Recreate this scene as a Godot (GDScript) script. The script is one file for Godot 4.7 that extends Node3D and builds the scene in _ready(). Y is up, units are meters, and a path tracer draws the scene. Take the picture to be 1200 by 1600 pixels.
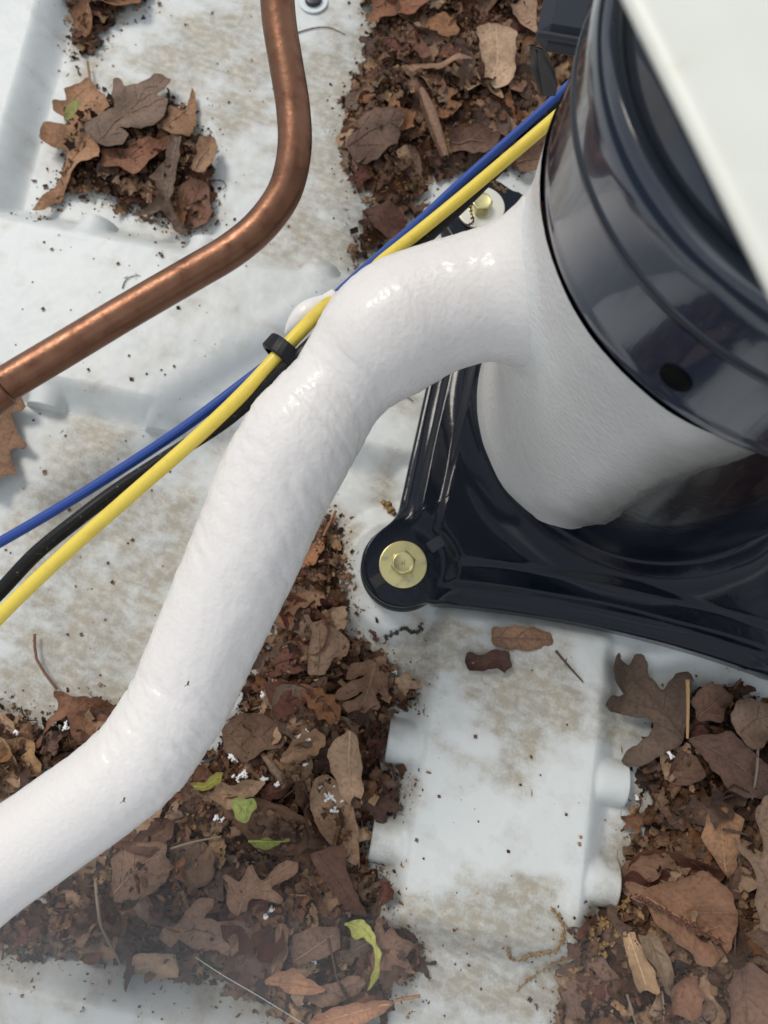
extends Node3D
# An outdoor air-conditioning unit seen from above: moulded base pan with ribs, compressor with frosted suction pipe,
# copper tube, bundled wires and drifts of dead oak leaves. Metres, y up; lists of outlines are millimetres on the pan (x, z).

const AXIS := Vector2(0.1221, -0.1339)      # the compressor's axis on the pan
const FOOT_A := Vector2(0.00864, -0.06123)  # the two bolted feet in view
const FOOT_B := Vector2(0.04944, -0.24655)
var rng := RandomNumberGenerator.new()
var fine := FastNoiseLite.new()
var coarse := FastNoiseLite.new()
var M := {}
var used := {}
var heaps := []          # [polygon, height] of every drift of litter

# ------------------------------------------------------------------ mesh helpers
class MB:
	var v := PackedVector3Array()
	var uv := PackedVector2Array()
	var col := PackedColorArray()
	var idx := PackedInt32Array()
	func add(p: Vector3, t := Vector2.ZERO, c := Color.WHITE) -> int:
		v.append(p)
		uv.append(t)
		col.append(c)
		return v.size() - 1
	func tri(a: int, b: int, c: int) -> void:     # counter-clockwise seen from outside
		idx.append(a)
		idx.append(c)
		idx.append(b)
	func quad(a: int, b: int, c: int, d: int) -> void:
		tri(a, b, c)
		tri(a, c, d)
	func ring_grid(start: int, rows: int, cols: int, closed := true) -> void:
		for i in rows - 1:
			for j in (cols if closed else cols - 1):
				var k := (j + 1) % cols
				quad(start + i * cols + j, start + i * cols + k, start + (i + 1) * cols + k, start + (i + 1) * cols + j)
	func done(colours := false) -> ArrayMesh:
		var n := PackedVector3Array()
		n.resize(v.size())
		for i in range(0, idx.size(), 3):
			var a := idx[i]
			var b := idx[i + 1]
			var c := idx[i + 2]
			var f := (v[c] - v[a]).cross(v[b] - v[a])
			n[a] += f
			n[b] += f
			n[c] += f
		for i in n.size():
			n[i] = n[i].normalized() if n[i].length_squared() > 0.0 else Vector3.UP
		var arr := []
		arr.resize(Mesh.ARRAY_MAX)
		arr[Mesh.ARRAY_VERTEX] = v
		arr[Mesh.ARRAY_NORMAL] = n
		arr[Mesh.ARRAY_TEX_UV] = uv
		if colours:
			arr[Mesh.ARRAY_COLOR] = col
		arr[Mesh.ARRAY_INDEX] = idx
		var m := ArrayMesh.new()
		m.add_surface_from_arrays(Mesh.PRIMITIVE_TRIANGLES, arr)
		return m

func numbered(called: String) -> String:
	var n: int = used.get(called, 0)
	used[called] = n + 1
	return called if n == 0 else "%s_%03d" % [called, n]

func thing(called: String, label: String, category: String, group := "", at := Vector3.ZERO) -> Node3D:
	var o := Node3D.new()
	o.name = numbered(called)
	o.position = at
	add_child(o)
	tag(o, label, category, group)
	return o

func tag(o: Node3D, label: String, category: String, group := "", kind := "") -> void:
	o.set_meta("label", label)
	o.set_meta("category", category)
	if group:
		o.set_meta("group", group)
	if kind:
		o.set_meta("kind", kind)

func put(called: String, mesh: Mesh, mat: Material, parent: Node3D = null) -> MeshInstance3D:
	var o := MeshInstance3D.new()
	o.name = called if parent else numbered(called)
	o.mesh = mesh
	o.material_override = mat
	(parent if parent else self).add_child(o, true)
	return o

func smooth_path(keys: Array, per := 8) -> Array:   # Catmull-Rom through Vector3 or Vector4 keys
	var out := []
	for i in keys.size() - 1:
		var a = keys[maxi(i - 1, 0)]
		var b = keys[i]
		var c = keys[i + 1]
		var d = keys[mini(i + 2, keys.size() - 1)]
		for k in per:
			var t := float(k) / per
			out.append(0.5 * (2.0 * b + (c - a) * t + (2.0 * a - 5.0 * b + 4.0 * c - d) * t * t + (3.0 * b - a - 3.0 * c + d) * t * t * t))
	out.append(keys[-1])
	return out

func tube_into(mb: MB, pts: Array, radius: Callable, sides: int, rough = null, flat := 1.0, tint := Color.WHITE, caps := true) -> void:
	# pts: Vector3; radius(i) -> float; rough(p, s, angle) -> extra radius
	var start := mb.v.size()
	var n := pts.size()
	var side := Vector3.ZERO
	var along := 0.0
	for i in n:
		var t: Vector3 = (pts[mini(i + 1, n - 1)] - pts[maxi(i - 1, 0)]).normalized()
		if i == 0:
			side = t.cross(Vector3.UP)
			if side.length() < 0.05:
				side = t.cross(Vector3.RIGHT)
		else:
			along += (pts[i] - pts[i - 1]).length()
		side = (side - t * side.dot(t)).normalized()
		var up := side.cross(t).normalized()
		var r: float = radius.call(i)
		for j in sides:
			var a := TAU * j / sides
			var dir := side * cos(a) + up * sin(a) * flat
			var q: Vector3 = pts[i] + dir * r
			if rough != null:
				q += dir * float(rough.call(q, float(i) / (n - 1), a))
			mb.add(q, Vector2(float(j) / sides, along * 20.0), tint)
	for i in n - 1:
		for j in sides:
			var k := (j + 1) % sides
			mb.quad(start + i * sides + j, start + i * sides + k, start + (i + 1) * sides + k, start + (i + 1) * sides + j)
	if caps:
		var a0 := mb.add(pts[0], Vector2.ZERO, tint)
		var a1 := mb.add(pts[n - 1], Vector2.ZERO, tint)
		for j in sides:
			var k := (j + 1) % sides
			mb.tri(a0, start + k, start + j)
			mb.tri(a1, start + (n - 1) * sides + j, start + (n - 1) * sides + k)

func tube(pts: Array, r: float, sides := 16) -> ArrayMesh:
	var mb := MB.new()
	tube_into(mb, pts, func(_i): return r, sides)
	return mb.done()

func lathe(profile: Array, sides: int, centre := Vector3.ZERO) -> ArrayMesh:   # profile of Vector2(radius, height), from the bottom up
	var mb := MB.new()
	for i in profile.size():
		for j in sides:
			var a := TAU * j / sides
			mb.add(centre + Vector3(profile[i].x * cos(a), profile[i].y, -profile[i].x * sin(a)), Vector2(float(j) / sides, profile[i].y * 10.0))
	mb.ring_grid(0, profile.size(), sides)
	return mb.done()

func rounded_profile(keys: Array, bevel: float, steps := 4) -> Array:   # softens the corners of a profile
	var out := [keys[0]]
	for i in range(1, keys.size() - 1):
		var a: Vector2 = keys[i]
		var p: Vector2 = a + (keys[i - 1] - a).limit_length(minf(bevel, (keys[i - 1] - a).length() * 0.48))
		var q: Vector2 = a + (keys[i + 1] - a).limit_length(minf(bevel, (keys[i + 1] - a).length() * 0.48))
		for k in steps + 1:
			var t := float(k) / steps
			out.append(p.lerp(a, t).lerp(a.lerp(q, t), t))
	out.append(keys[-1])
	return out

func block(size: Vector3, bevel: float, xf := Transform3D()) -> ArrayMesh:    # a box with chamfered edges
	var mb := MB.new()
	var h := size * 0.5
	for axis in 3:
		for s in [-1.0, 1.0]:
			var n := Vector3.ZERO
			n[axis] = s
			var u := Vector3.ZERO
			u[(axis + 1) % 3] = 1.0
			var w := n.cross(u)
			var e := h - Vector3.ONE * bevel
			var c := n * h[axis]
			var ids := []
			for k in [[-1, -1], [1, -1], [1, 1], [-1, 1]]:
				ids.append(mb.add(xf * (c + u * k[0] * absf(u.dot(e)) + w * k[1] * absf(w.dot(e)))))
			mb.quad(ids[0], ids[1], ids[2], ids[3])
	# chamfers: join the faces' edges and corners as one hull of small quads
	for axis in 3:
		var b := (axis + 1) % 3
		var d := (axis + 2) % 3
		for s1 in [-1.0, 1.0]:
			for s2 in [-1.0, 1.0]:
				var e1 := Vector3.ZERO
				e1[b] = s1 * h[b]
				e1[d] = s2 * (h[d] - bevel)
				var e2 := Vector3.ZERO
				e2[b] = s1 * (h[b] - bevel)
				e2[d] = s2 * h[d]
				var l := Vector3.ZERO
				l[axis] = h[axis] - bevel
				var q := [mb.add(xf * (e1 - l)), mb.add(xf * (e1 + l)), mb.add(xf * (e2 + l)), mb.add(xf * (e2 - l))]
				if s1 * s2 > 0.0:
					mb.quad(q[0], q[3], q[2], q[1])
				else:
					mb.quad(q[0], q[1], q[2], q[3])
	for sx in [-1.0, 1.0]:
		for sy in [-1.0, 1.0]:
			for sz in [-1.0, 1.0]:
				var s := Vector3(sx, sy, sz)
				var e := h - Vector3.ONE * bevel
				var q := [mb.add(xf * (s * Vector3(h.x, e.y, e.z))), mb.add(xf * (s * Vector3(e.x, h.y, e.z))), mb.add(xf * (s * Vector3(e.x, e.y, h.z)))]
				if sx * sy * sz > 0.0:
					mb.tri(q[0], q[1], q[2])
				else:
					mb.tri(q[0], q[2], q[1])
	return mb.done()

func poly_of(flat: Array) -> PackedVector2Array:    # millimetres to metres
	var out := PackedVector2Array()
	for i in range(0, flat.size(), 2):
		out.append(Vector2(flat[i], flat[i + 1]) * 0.001)
	return out

func edge_distance(p: Vector2, poly: PackedVector2Array) -> float:
	var best := 1e9
	for i in poly.size():
		best = minf(best, p.distance_squared_to(Geometry2D.get_closest_point_to_segment(p, poly[i], poly[(i + 1) % poly.size()])))
	return sqrt(best)

# ------------------------------------------------------------------ the pan's shape
const RIB_A := Vector2(0.976, 0.216)
const RIB_B := Vector2(-0.17, 0.9854)

func slope(d: float, w: float) -> float:      # 1 inside (d <= 0), 0 beyond w
	var t := clampf(d / w, 0.0, 1.0)
	return 1.0 - lerpf(t * t * (3.0 - 2.0 * t), smoothstep(0.08, 0.92, t) * 0.3 + t * 0.7, 0.75)

func pan_height(p: Vector2) -> float:
	var h := 0.0
	var na := Vector2(-RIB_A.y, RIB_A.x)
	h = maxf(h, 0.0125 * slope(absf(na.dot(p) + 0.1605) - 0.0400, 0.0135) * slope(RIB_A.dot(p) - 0.0, 0.02))
	var nb := Vector2(RIB_B.y, -RIB_B.x)
	h = maxf(h, 0.0125 * slope(absf(nb.dot(p) - 0.0593) - 0.0365, 0.0125) * slope(absf(RIB_B.dot(p) - 0.02) - 0.064, 0.016))
	h = maxf(h, 0.015 * slope(Vector2(0.993, 0.118).dot(p) + 0.2440, 0.0145))
	h = maxf(h, 0.016 * slope(0.1425 - Vector2(-0.2, 0.98).dot(p), 0.0125))
	var pad := minf(p.distance_to(AXIS) - 0.112, minf(p.distance_to(FOOT_A), p.distance_to(FOOT_B)) - 0.0265)
	h = maxf(h, 0.0065 * slope(pad, 0.009))
	return h + 0.00035 * coarse.get_noise_2d(p.x * 900.0, p.y * 900.0)

func heap_height(p: Vector2) -> float:
	var h := 0.0
	for q in heaps:
		if Geometry2D.is_point_in_polygon(p, q[0]):
			h = maxf(h, minf(q[1], edge_distance(p, q[0]) * 0.55))
	return h * (1.0 + 0.5 * fine.get_noise_2d(p.x * 3000.0, p.y * 3000.0))

func ground(p: Vector2) -> float:
	return maxf(pan_height(p), heap_height(p) + pan_height(p) * 0.55)

# ------------------------------------------------------------------ textures and materials
func noise_of(kind: int, frequency: float, seeded: int, octaves := 4) -> FastNoiseLite:
	var n := FastNoiseLite.new()
	n.noise_type = kind
	n.frequency = frequency
	n.seed = seeded
	n.fractal_octaves = octaves
	return n

func noise_texture(n: FastNoiseLite, size: int, as_normal := false, strength := 4.0, ramp: Gradient = null) -> NoiseTexture2D:
	var t := NoiseTexture2D.new()
	t.width = size
	t.height = size
	t.seamless = true
	t.noise = n
	t.as_normal_map = as_normal
	t.bump_strength = strength
	if ramp:
		t.color_ramp = ramp
	return t

func ramp(stops: Array) -> Gradient:
	var g := Gradient.new()
	var at := PackedFloat32Array()
	var c := PackedColorArray()
	for s in stops:
		at.append(s[0])
		c.append(s[1])
	g.offsets = at
	g.colors = c
	return g

func plain(c: Color, rough: float, metal := 0.0) -> StandardMaterial3D:
	var m := StandardMaterial3D.new()
	m.albedo_color = c.linear_to_srgb()
	m.roughness = rough
	m.metallic = metal
	return m

func pan_texture() -> ImageTexture:      # dirt and water stains dried on the moulded plastic
	var w := 1180
	var h := 1320
	var area := Rect2(-0.30, -0.52, 0.62, 0.6935)
	var im := Image.create(w, h, false, Image.FORMAT_RGB8)
	# where water stood and dirt dried: centre x, z, radius, strength
	var spots := [
		Vector4(-0.1541, -0.1057, 0.0385, 0.75), Vector4(-0.1699, -0.073, 0.0346, 0.7), Vector4(-0.1115, -0.0925, 0.0287, 0.95), Vector4(-0.1061, -0.0603, 0.0218, 0.7), Vector4(-0.1526, -0.0264, 0.0336, 0.8), Vector4(-0.1284, -0.0294, 0.0275, 0.7), Vector4(-0.1715, -0.0056, 0.0271, 0.9), Vector4(-0.1442, -0.0027, 0.018, 0.8),
		Vector4(-0.088, -0.1294, 0.0196, 0.5), Vector4(-0.1499, -0.1294, 0.0196, 0.6), Vector4(-0.0945, -0.3887, 0.034, 0.95), Vector4(-0.1233, -0.3658, 0.0299, 0.7), Vector4(-0.0816, -0.3524, 0.026, 0.7), Vector4(-0.0839, -0.3217, 0.0219, 0.8), Vector4(-0.0371, -0.3524, 0.0408, 0.85), Vector4(-0.0217, -0.3089, 0.029, 0.9),
		Vector4(-0.0354, -0.2674, 0.0318, 0.9), Vector4(-0.0523, -0.2435, 0.0209, 0.8), Vector4(-0.0151, -0.3795, 0.0301, 0.7), Vector4(-0.1443, -0.3479, 0.0296, 0.45), Vector4(-0.1752, -0.3613, 0.0186, 0.6), Vector4(-0.1834, -0.2963, 0.0144, 0.5), Vector4(-0.0032, -0.1057, 0.0128, 0.9), Vector4(0.0099, -0.1468, 0.0165, 0.5),
		Vector4(0.0275, -0.0294, 0.0183, 1), Vector4(0.0121, -0.0174, 0.0121, 1), Vector4(0.0544, -0.0115, 0.0332, 0.8), Vector4(0.0781, -0.0027, 0.027, 0.95), Vector4(0.0596, 0.0089, 0.0179, 0.6), Vector4(0.0465, 0.0454, 0.0203, 0.12), Vector4(0.0544, 0.0288, 0.01, 1), Vector4(0.1035, 0.0616, 0.0098, 1.2),
		Vector4(0.1118, 0.0089, 0.0119, 0.9), Vector4(0.0283, 0.0826, 0.0085, 0.8), Vector4(0.041, 0.0839, 0.0085, 1), Vector4(0.0567, 0.08, 0.017, 0.8), Vector4(0.0251, 0.1031, 0.0251, 0.75), Vector4(0.05, 0.1081, 0.025, 0.95), Vector4(0.0645, 0.0955, 0.0196, 0.8), Vector4(0.0329, 0.1254, 0.0247, 0.6),
		Vector4(0.0715, 0.123, 0.0193, 0.7), Vector4(0.0112, 0.0955, 0.014, 0.9), Vector4(-0.1238, 0.123, 0.0193, 0.45), Vector4(-0.1573, 0.1181, 0.0166, 0.4), Vector4(-0.0739, 0.1291, 0.0192, 0.5), Vector4(-0.0315, -0.073, 0.022, 1), Vector4(-0.0216, -0.0416, 0.0154, 0.8), Vector4(0.0061, -0.0294, 0.0122, 0.5),
		Vector4(-0.1035, -0.224, 0.0207, 0.25), Vector4(-0.0855, -0.2087, 0.0239, 0.25), Vector4(-0.0243, -0.2356, 0.0174, 0.4), Vector4(0, -0.1754, 0.0201, 0.5), Vector4(0.0959, 0.0878, 0.0113, 0.6), Vector4(-0.1384, -0.073, 0.044, 0.4), Vector4(-0.0575, -0.2963, 0.0216, 0.5), Vector4(-0.0109, 0.1303, 0.0164, 0.7)]
	var n1 := noise_of(FastNoiseLite.TYPE_SIMPLEX_SMOOTH, 0.045, 5, 5)
	var n2 := noise_of(FastNoiseLite.TYPE_SIMPLEX_SMOOTH, 0.17, 9, 4)
	var n3 := noise_of(FastNoiseLite.TYPE_SIMPLEX_SMOOTH, 0.7, 14, 2)
	var cw := 118
	var ch := 132
	var mask := PackedFloat32Array()
	mask.resize((cw + 2) * (ch + 2))
	for j in ch + 2:
		for i in cw + 2:
			var p := area.position + area.size * Vector2(float(i) / cw, float(j) / ch)
			var s := 0.18
			for b in spots:
				var d: float = Vector2(p.x - b.x, p.y - b.y).length() / b.z
				if d < 1.6:
					s += b.w * exp(-1.6 * d * d)
			for q in heaps:
				var hd := 0.0 if Geometry2D.is_point_in_polygon(p, q[0]) else edge_distance(p, q[0])
				if hd < 0.03:
					s += 0.62 * exp(-hd / 0.0065)
			mask[j * (cw + 2) + i] = minf(s, 1.2)
	var bytes := PackedByteArray()
	bytes.resize(w * h * 3)
	var at := 0
	for j in h:
		var fj := float(j) / h * ch
		var j0 := int(fj)
		fj -= j0
		for i in w:
			var fi := float(i) / w * cw
			var i0 := int(fi)
			fi -= i0
			var k := j0 * (cw + 2) + i0
			var s := lerpf(lerpf(mask[k], mask[k + 1], fi), lerpf(mask[k + cw + 2], mask[k + cw + 3], fi), fj)
			var x := area.position.x * 1000.0 + 620.0 * i / w
			var z := area.position.y * 1000.0 + 693.5 * j / h
			var a := n1.get_noise_2d(x, z)
			var b := n2.get_noise_2d(x, z)
			var u := x * 0.92 + z * 0.40
			var v := z * 0.92 - x * 0.40
			var c := n2.get_noise_2d(u * 0.12 + 900.0, v * 0.34)
			var e := s + a * 0.62 + c * 0.42
			var d := smoothstep(0.30, 1.0, e) * 0.56 + smoothstep(0.8, 1.3, e) * 0.22
			d *= clampf(0.9 + b * 0.42 + n2.get_noise_2d(u * 0.5, v * 1.3 + 400.0) * 0.45, 0.3, 1.3)
			d += clampf(1.0 - absf(e - 0.42) * 12.0, 0.0, 1.0) * 0.07 + smoothstep(0.15, 0.7, s) * 0.06
			d += n3.get_noise_2d(x, z) * (0.02 + 0.20 * smoothstep(0.3, 0.9, e))
			d = clampf(d, 0.0, 0.9)
			var tone := 1.0 + b * 0.018 + a * 0.02
			var warm := clampf(0.5 + a, 0.0, 1.0)
			# linear albedo of the moulding, mixed with dried grey-olive dirt
			var r := lerpf(0.610, lerpf(0.27, 0.33, warm), d) * tone
			var g := lerpf(0.637, lerpf(0.245, 0.285, warm), d) * tone
			var bl := lerpf(0.630, lerpf(0.20, 0.212, warm), d) * tone
			bytes[at] = int(255.0 * pow(clampf(r, 0.0, 1.0), 0.4545))
			bytes[at + 1] = int(255.0 * pow(clampf(g, 0.0, 1.0), 0.4545))
			bytes[at + 2] = int(255.0 * pow(clampf(bl, 0.0, 1.0), 0.4545))
			at += 3
	im = Image.create_from_data(w, h, false, Image.FORMAT_RGB8, bytes)
	return ImageTexture.create_from_image(im)

func make_materials() -> void:
	var grain := noise_texture(noise_of(FastNoiseLite.TYPE_SIMPLEX_SMOOTH, 0.03, 3, 5), 512, true, 5.0)
	var m := plain(Color(1, 1, 1), 0.42)
	m.albedo_texture = pan_texture()
	m.metallic_specular = 0.42
	m.normal_enabled = true
	m.normal_texture = grain
	m.normal_scale = 0.18
	m.uv1_scale = Vector3(1, 1, 1)
	M.pan = m
	m = plain(Color(0.64, 0.68, 0.685), 0.38)
	m.metallic_specular = 0.42
	M.louvre = m

	# black enamel of the compressor
	m = plain(Color.WHITE, 0.15)
	m.albedo_texture = noise_texture(noise_of(FastNoiseLite.TYPE_SIMPLEX, 0.09, 25, 3), 512, false, 1.0, ramp([[0.0, Color(0.019, 0.030, 0.055).linear_to_srgb()], [0.90, Color(0.019, 0.030, 0.055).linear_to_srgb()], [0.95, Color(0.05, 0.052, 0.055).linear_to_srgb()], [1.0, Color(0.16, 0.15, 0.14).linear_to_srgb()]]))
	m.metallic_specular = 0.5
	m.clearcoat_enabled = true
	m.clearcoat = 0.8
	m.clearcoat_roughness = 0.04
	m.normal_enabled = true
	m.normal_texture = noise_texture(noise_of(FastNoiseLite.TYPE_SIMPLEX_SMOOTH, 0.012, 21, 3), 512, true, 3.0)
	m.normal_scale = 0.10
	m.uv1_triplanar = true
	m.uv1_scale = Vector3.ONE * 14.0
	M.enamel = m
	m = plain(Color.WHITE, 0.2)
	m.albedo_texture = noise_texture(noise_of(FastNoiseLite.TYPE_SIMPLEX, 0.07, 26, 4), 512, false, 1.0, ramp([[0.0, Color(0.0025, 0.005, 0.011).linear_to_srgb()], [0.86, Color(0.0025, 0.005, 0.011).linear_to_srgb()], [0.92, Color(0.03, 0.03, 0.03).linear_to_srgb()], [1.0, Color(0.13, 0.11, 0.09).linear_to_srgb()]]))
	m.metallic_specular = 0.31
	m.normal_enabled = true
	m.normal_texture = noise_texture(noise_of(FastNoiseLite.TYPE_SIMPLEX_SMOOTH, 0.02, 23, 4), 512, true, 4.0)
	m.normal_scale = 0.22
	m.uv1_triplanar = true
	m.uv1_scale = Vector3.ONE * 16.0
	m.clearcoat_enabled = true
	m.clearcoat = 0.22
	m.clearcoat_roughness = 0.06
	M.wet_enamel = m
	M.hollow = plain(Color(0.003, 0.003, 0.004), 0.5)
	M.hollow.metallic_specular = 0.2
	M.rubber = plain(Color(0.012, 0.012, 0.012), 0.62)
	M.weld = plain(Color(0.013, 0.018, 0.03), 0.2)
	M.cover = plain(Color(0.009, 0.013, 0.024), 0.34)
	M.bracket = plain(Color(0.026, 0.028, 0.036), 0.35, 0.1)

	# frost
	m = plain(Color(0.735, 0.712, 0.692), 0.5)
	m.subsurf_scatter_enabled = true
	m.subsurf_scatter_strength = 0.12
	m.normal_enabled = true
	m.normal_texture = noise_texture(noise_of(FastNoiseLite.TYPE_SIMPLEX_SMOOTH, 0.05, 31, 4), 512, true, 6.0)
	m.normal_scale = 0.27
	m.uv1_triplanar = true
	m.uv1_scale = Vector3.ONE * 16.0
	M.frost = m
	m.clearcoat_enabled = true
	m.clearcoat = 0.42
	m.clearcoat_roughness = 0.08
	m.clearcoat_texture = noise_texture(noise_of(FastNoiseLite.TYPE_SIMPLEX_SMOOTH, 0.05, 33, 4), 512, false, 1.0, ramp([[0.0, Color(0, 0, 0)], [0.45, Color(0.1, 0.1, 0.1)], [0.6, Color(1, 1, 1)], [1.0, Color(1, 1, 1)]]))
	m = m.duplicate()
	m.albedo_color = Color.WHITE
	m.vertex_color_use_as_albedo = true
	m.clearcoat = 0.25
	m.normal_scale = 0.4
	M.shell_frost = m
	m = plain(Color(0.93, 0.93, 0.93), 0.7)
	M.ice = m

	# copper
	m = plain(Color(0.235, 0.118, 0.072), 0.33, 0.86)
	m.albedo_texture = noise_texture(noise_of(FastNoiseLite.TYPE_SIMPLEX_SMOOTH, 0.012, 41, 5), 512, false, 1.0, ramp([[0.0, Color(0.60, 0.56, 0.54)], [0.22, Color(0.86, 0.83, 0.82)], [0.5, Color(0.97, 0.96, 0.96)], [0.75, Color(1, 1, 1)], [1.0, Color(0.95, 1.0, 0.98)]]))
	m.uv1_triplanar = true
	m.uv1_scale = Vector3.ONE * 14.0
	m.roughness_texture = noise_texture(noise_of(FastNoiseLite.TYPE_SIMPLEX_SMOOTH, 0.03, 43, 4), 512, false, 1.0, ramp([[0.0, Color(0.6, 0.6, 0.6)], [1.0, Color(1, 1, 1)]]))
	m.roughness = 0.5
	m.normal_enabled = true
	m.normal_texture = grain
	m.normal_scale = 0.14
	M.copper = m

	# zinc-plated bolts
	m = plain(Color(0.72, 0.66, 0.42), 0.30, 0.9)
	m.albedo_texture = noise_texture(noise_of(FastNoiseLite.TYPE_SIMPLEX_SMOOTH, 0.02, 51, 4), 256, false, 1.0, ramp([[0.0, Color(0.80, 0.74, 0.80)], [0.35, Color(0.94, 0.94, 0.84)], [0.7, Color(1, 0.98, 0.88)], [1.0, Color(1, 0.92, 0.80)]]))
	m.uv1_triplanar = true
	m.uv1_scale = Vector3.ONE * 24.0
	M.zinc = m
	M.zinc_pale = plain(Color(0.62, 0.60, 0.52), 0.45, 0.7)
	M.zinc_mark = plain(Color(0.34, 0.30, 0.17), 0.4, 0.8)

	# wires
	m = plain(Color(0.78, 0.60, 0.085), 0.34)
	m.albedo_texture = noise_texture(noise_of(FastNoiseLite.TYPE_SIMPLEX_SMOOTH, 0.015, 63, 5), 512, false, 1.0, ramp([[0.0, Color(0.66, 0.62, 0.55)], [0.2, Color(0.93, 0.92, 0.9)], [0.45, Color(1, 1, 1)], [1.0, Color(1, 1, 1)]]))
	m.uv1_triplanar = true
	m.uv1_scale = Vector3.ONE * 14.0
	m.metallic_specular = 0.5
	M.yellow = m
	M.blue = plain(Color(0.015, 0.058, 0.28), 0.3)
	m = plain(Color(1, 1, 1), 0.36)
	m.albedo_texture = noise_texture(noise_of(FastNoiseLite.TYPE_SIMPLEX_SMOOTH, 0.05, 61, 4), 256, false, 1.0, ramp([[0.0, Color(0.06, 0.06, 0.06)], [0.80, Color(0.075, 0.075, 0.075)], [0.88, Color(0.38, 0.38, 0.36)], [1.0, Color(0.55, 0.55, 0.53)]]))
	m.uv1_triplanar = true
	m.uv1_scale = Vector3.ONE * 30.0
	m.metallic_specular = 0.35
	M.black = m
	M.nylon = plain(Color(0.008, 0.009, 0.011), 0.4)
	M.nylon.metallic_specular = 0.3
	m = plain(Color(0.70, 0.71, 0.665), 0.4)
	m.albedo_texture = noise_texture(noise_of(FastNoiseLite.TYPE_SIMPLEX_SMOOTH, 0.01, 71, 5), 512, false, 1.0, ramp([[0.0, Color(0.86, 0.80, 0.72)], [0.25, Color(0.97, 0.97, 0.95)], [1.0, Color(1, 1, 1)]]))
	m.uv1_triplanar = true
	m.uv1_scale = Vector3.ONE * 6.0
	M.panel = m

	# dead leaves: colour comes with the mesh, mottling and wrinkles from computed textures
	m = plain(Color(1, 1, 1), 0.62)
	m.vertex_color_use_as_albedo = true
	m.metallic_specular = 0.35
	m.albedo_texture = noise_texture(noise_of(FastNoiseLite.TYPE_SIMPLEX_SMOOTH, 0.035, 81, 6), 512, false, 1.0, ramp([[0.0, Color(0.62, 0.58, 0.56)], [0.22, Color(0.86, 0.84, 0.83)], [0.5, Color(0.97, 0.96, 0.95)], [0.75, Color(1, 1, 1)], [1.0, Color(0.94, 0.92, 0.88)]]))
	m.normal_enabled = true
	m.normal_texture = noise_texture(noise_of(FastNoiseLite.TYPE_SIMPLEX_SMOOTH, 0.03, 83, 5), 512, true, 7.0)
	m.normal_scale = 0.7
	m.uv1_triplanar = true
	m.uv1_world_triplanar = true
	m.uv1_scale = Vector3.ONE * 23.0
	M.leaf = m
	m = plain(Color(1, 1, 1), 0.75)
	m.vertex_color_use_as_albedo = true
	m.metallic_specular = 0.25
	M.crumb = m
	m = plain(Color(1, 1, 1), 0.85)
	m.vertex_color_use_as_albedo = true
	m.metallic_specular = 0.2
	m.normal_enabled = true
	m.normal_texture = noise_texture(noise_of(FastNoiseLite.TYPE_CELLULAR, 0.05, 91, 3), 512, true, 8.0)
	m.normal_scale = 1.0
	m.uv1_triplanar = true
	m.uv1_world_triplanar = true
	m.uv1_scale = Vector3.ONE * 30.0
	M.mould = m
	M.twig = plain(Color(0.075, 0.042, 0.026), 0.7)
	M.straw = plain(Color(0.42, 0.25, 0.11), 0.55)
	M.grey_twig = plain(Color(0.22, 0.17, 0.12), 0.7)
	M.catkin = plain(Color(0.27, 0.16, 0.06), 0.8)
	M.dark_catkin = plain(Color(0.12, 0.05, 0.03), 0.8)
	M.frass = plain(Color(0.05, 0.045, 0.032), 0.8)
	M.silk = plain(Color(0.6, 0.6, 0.58), 0.5)

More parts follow.
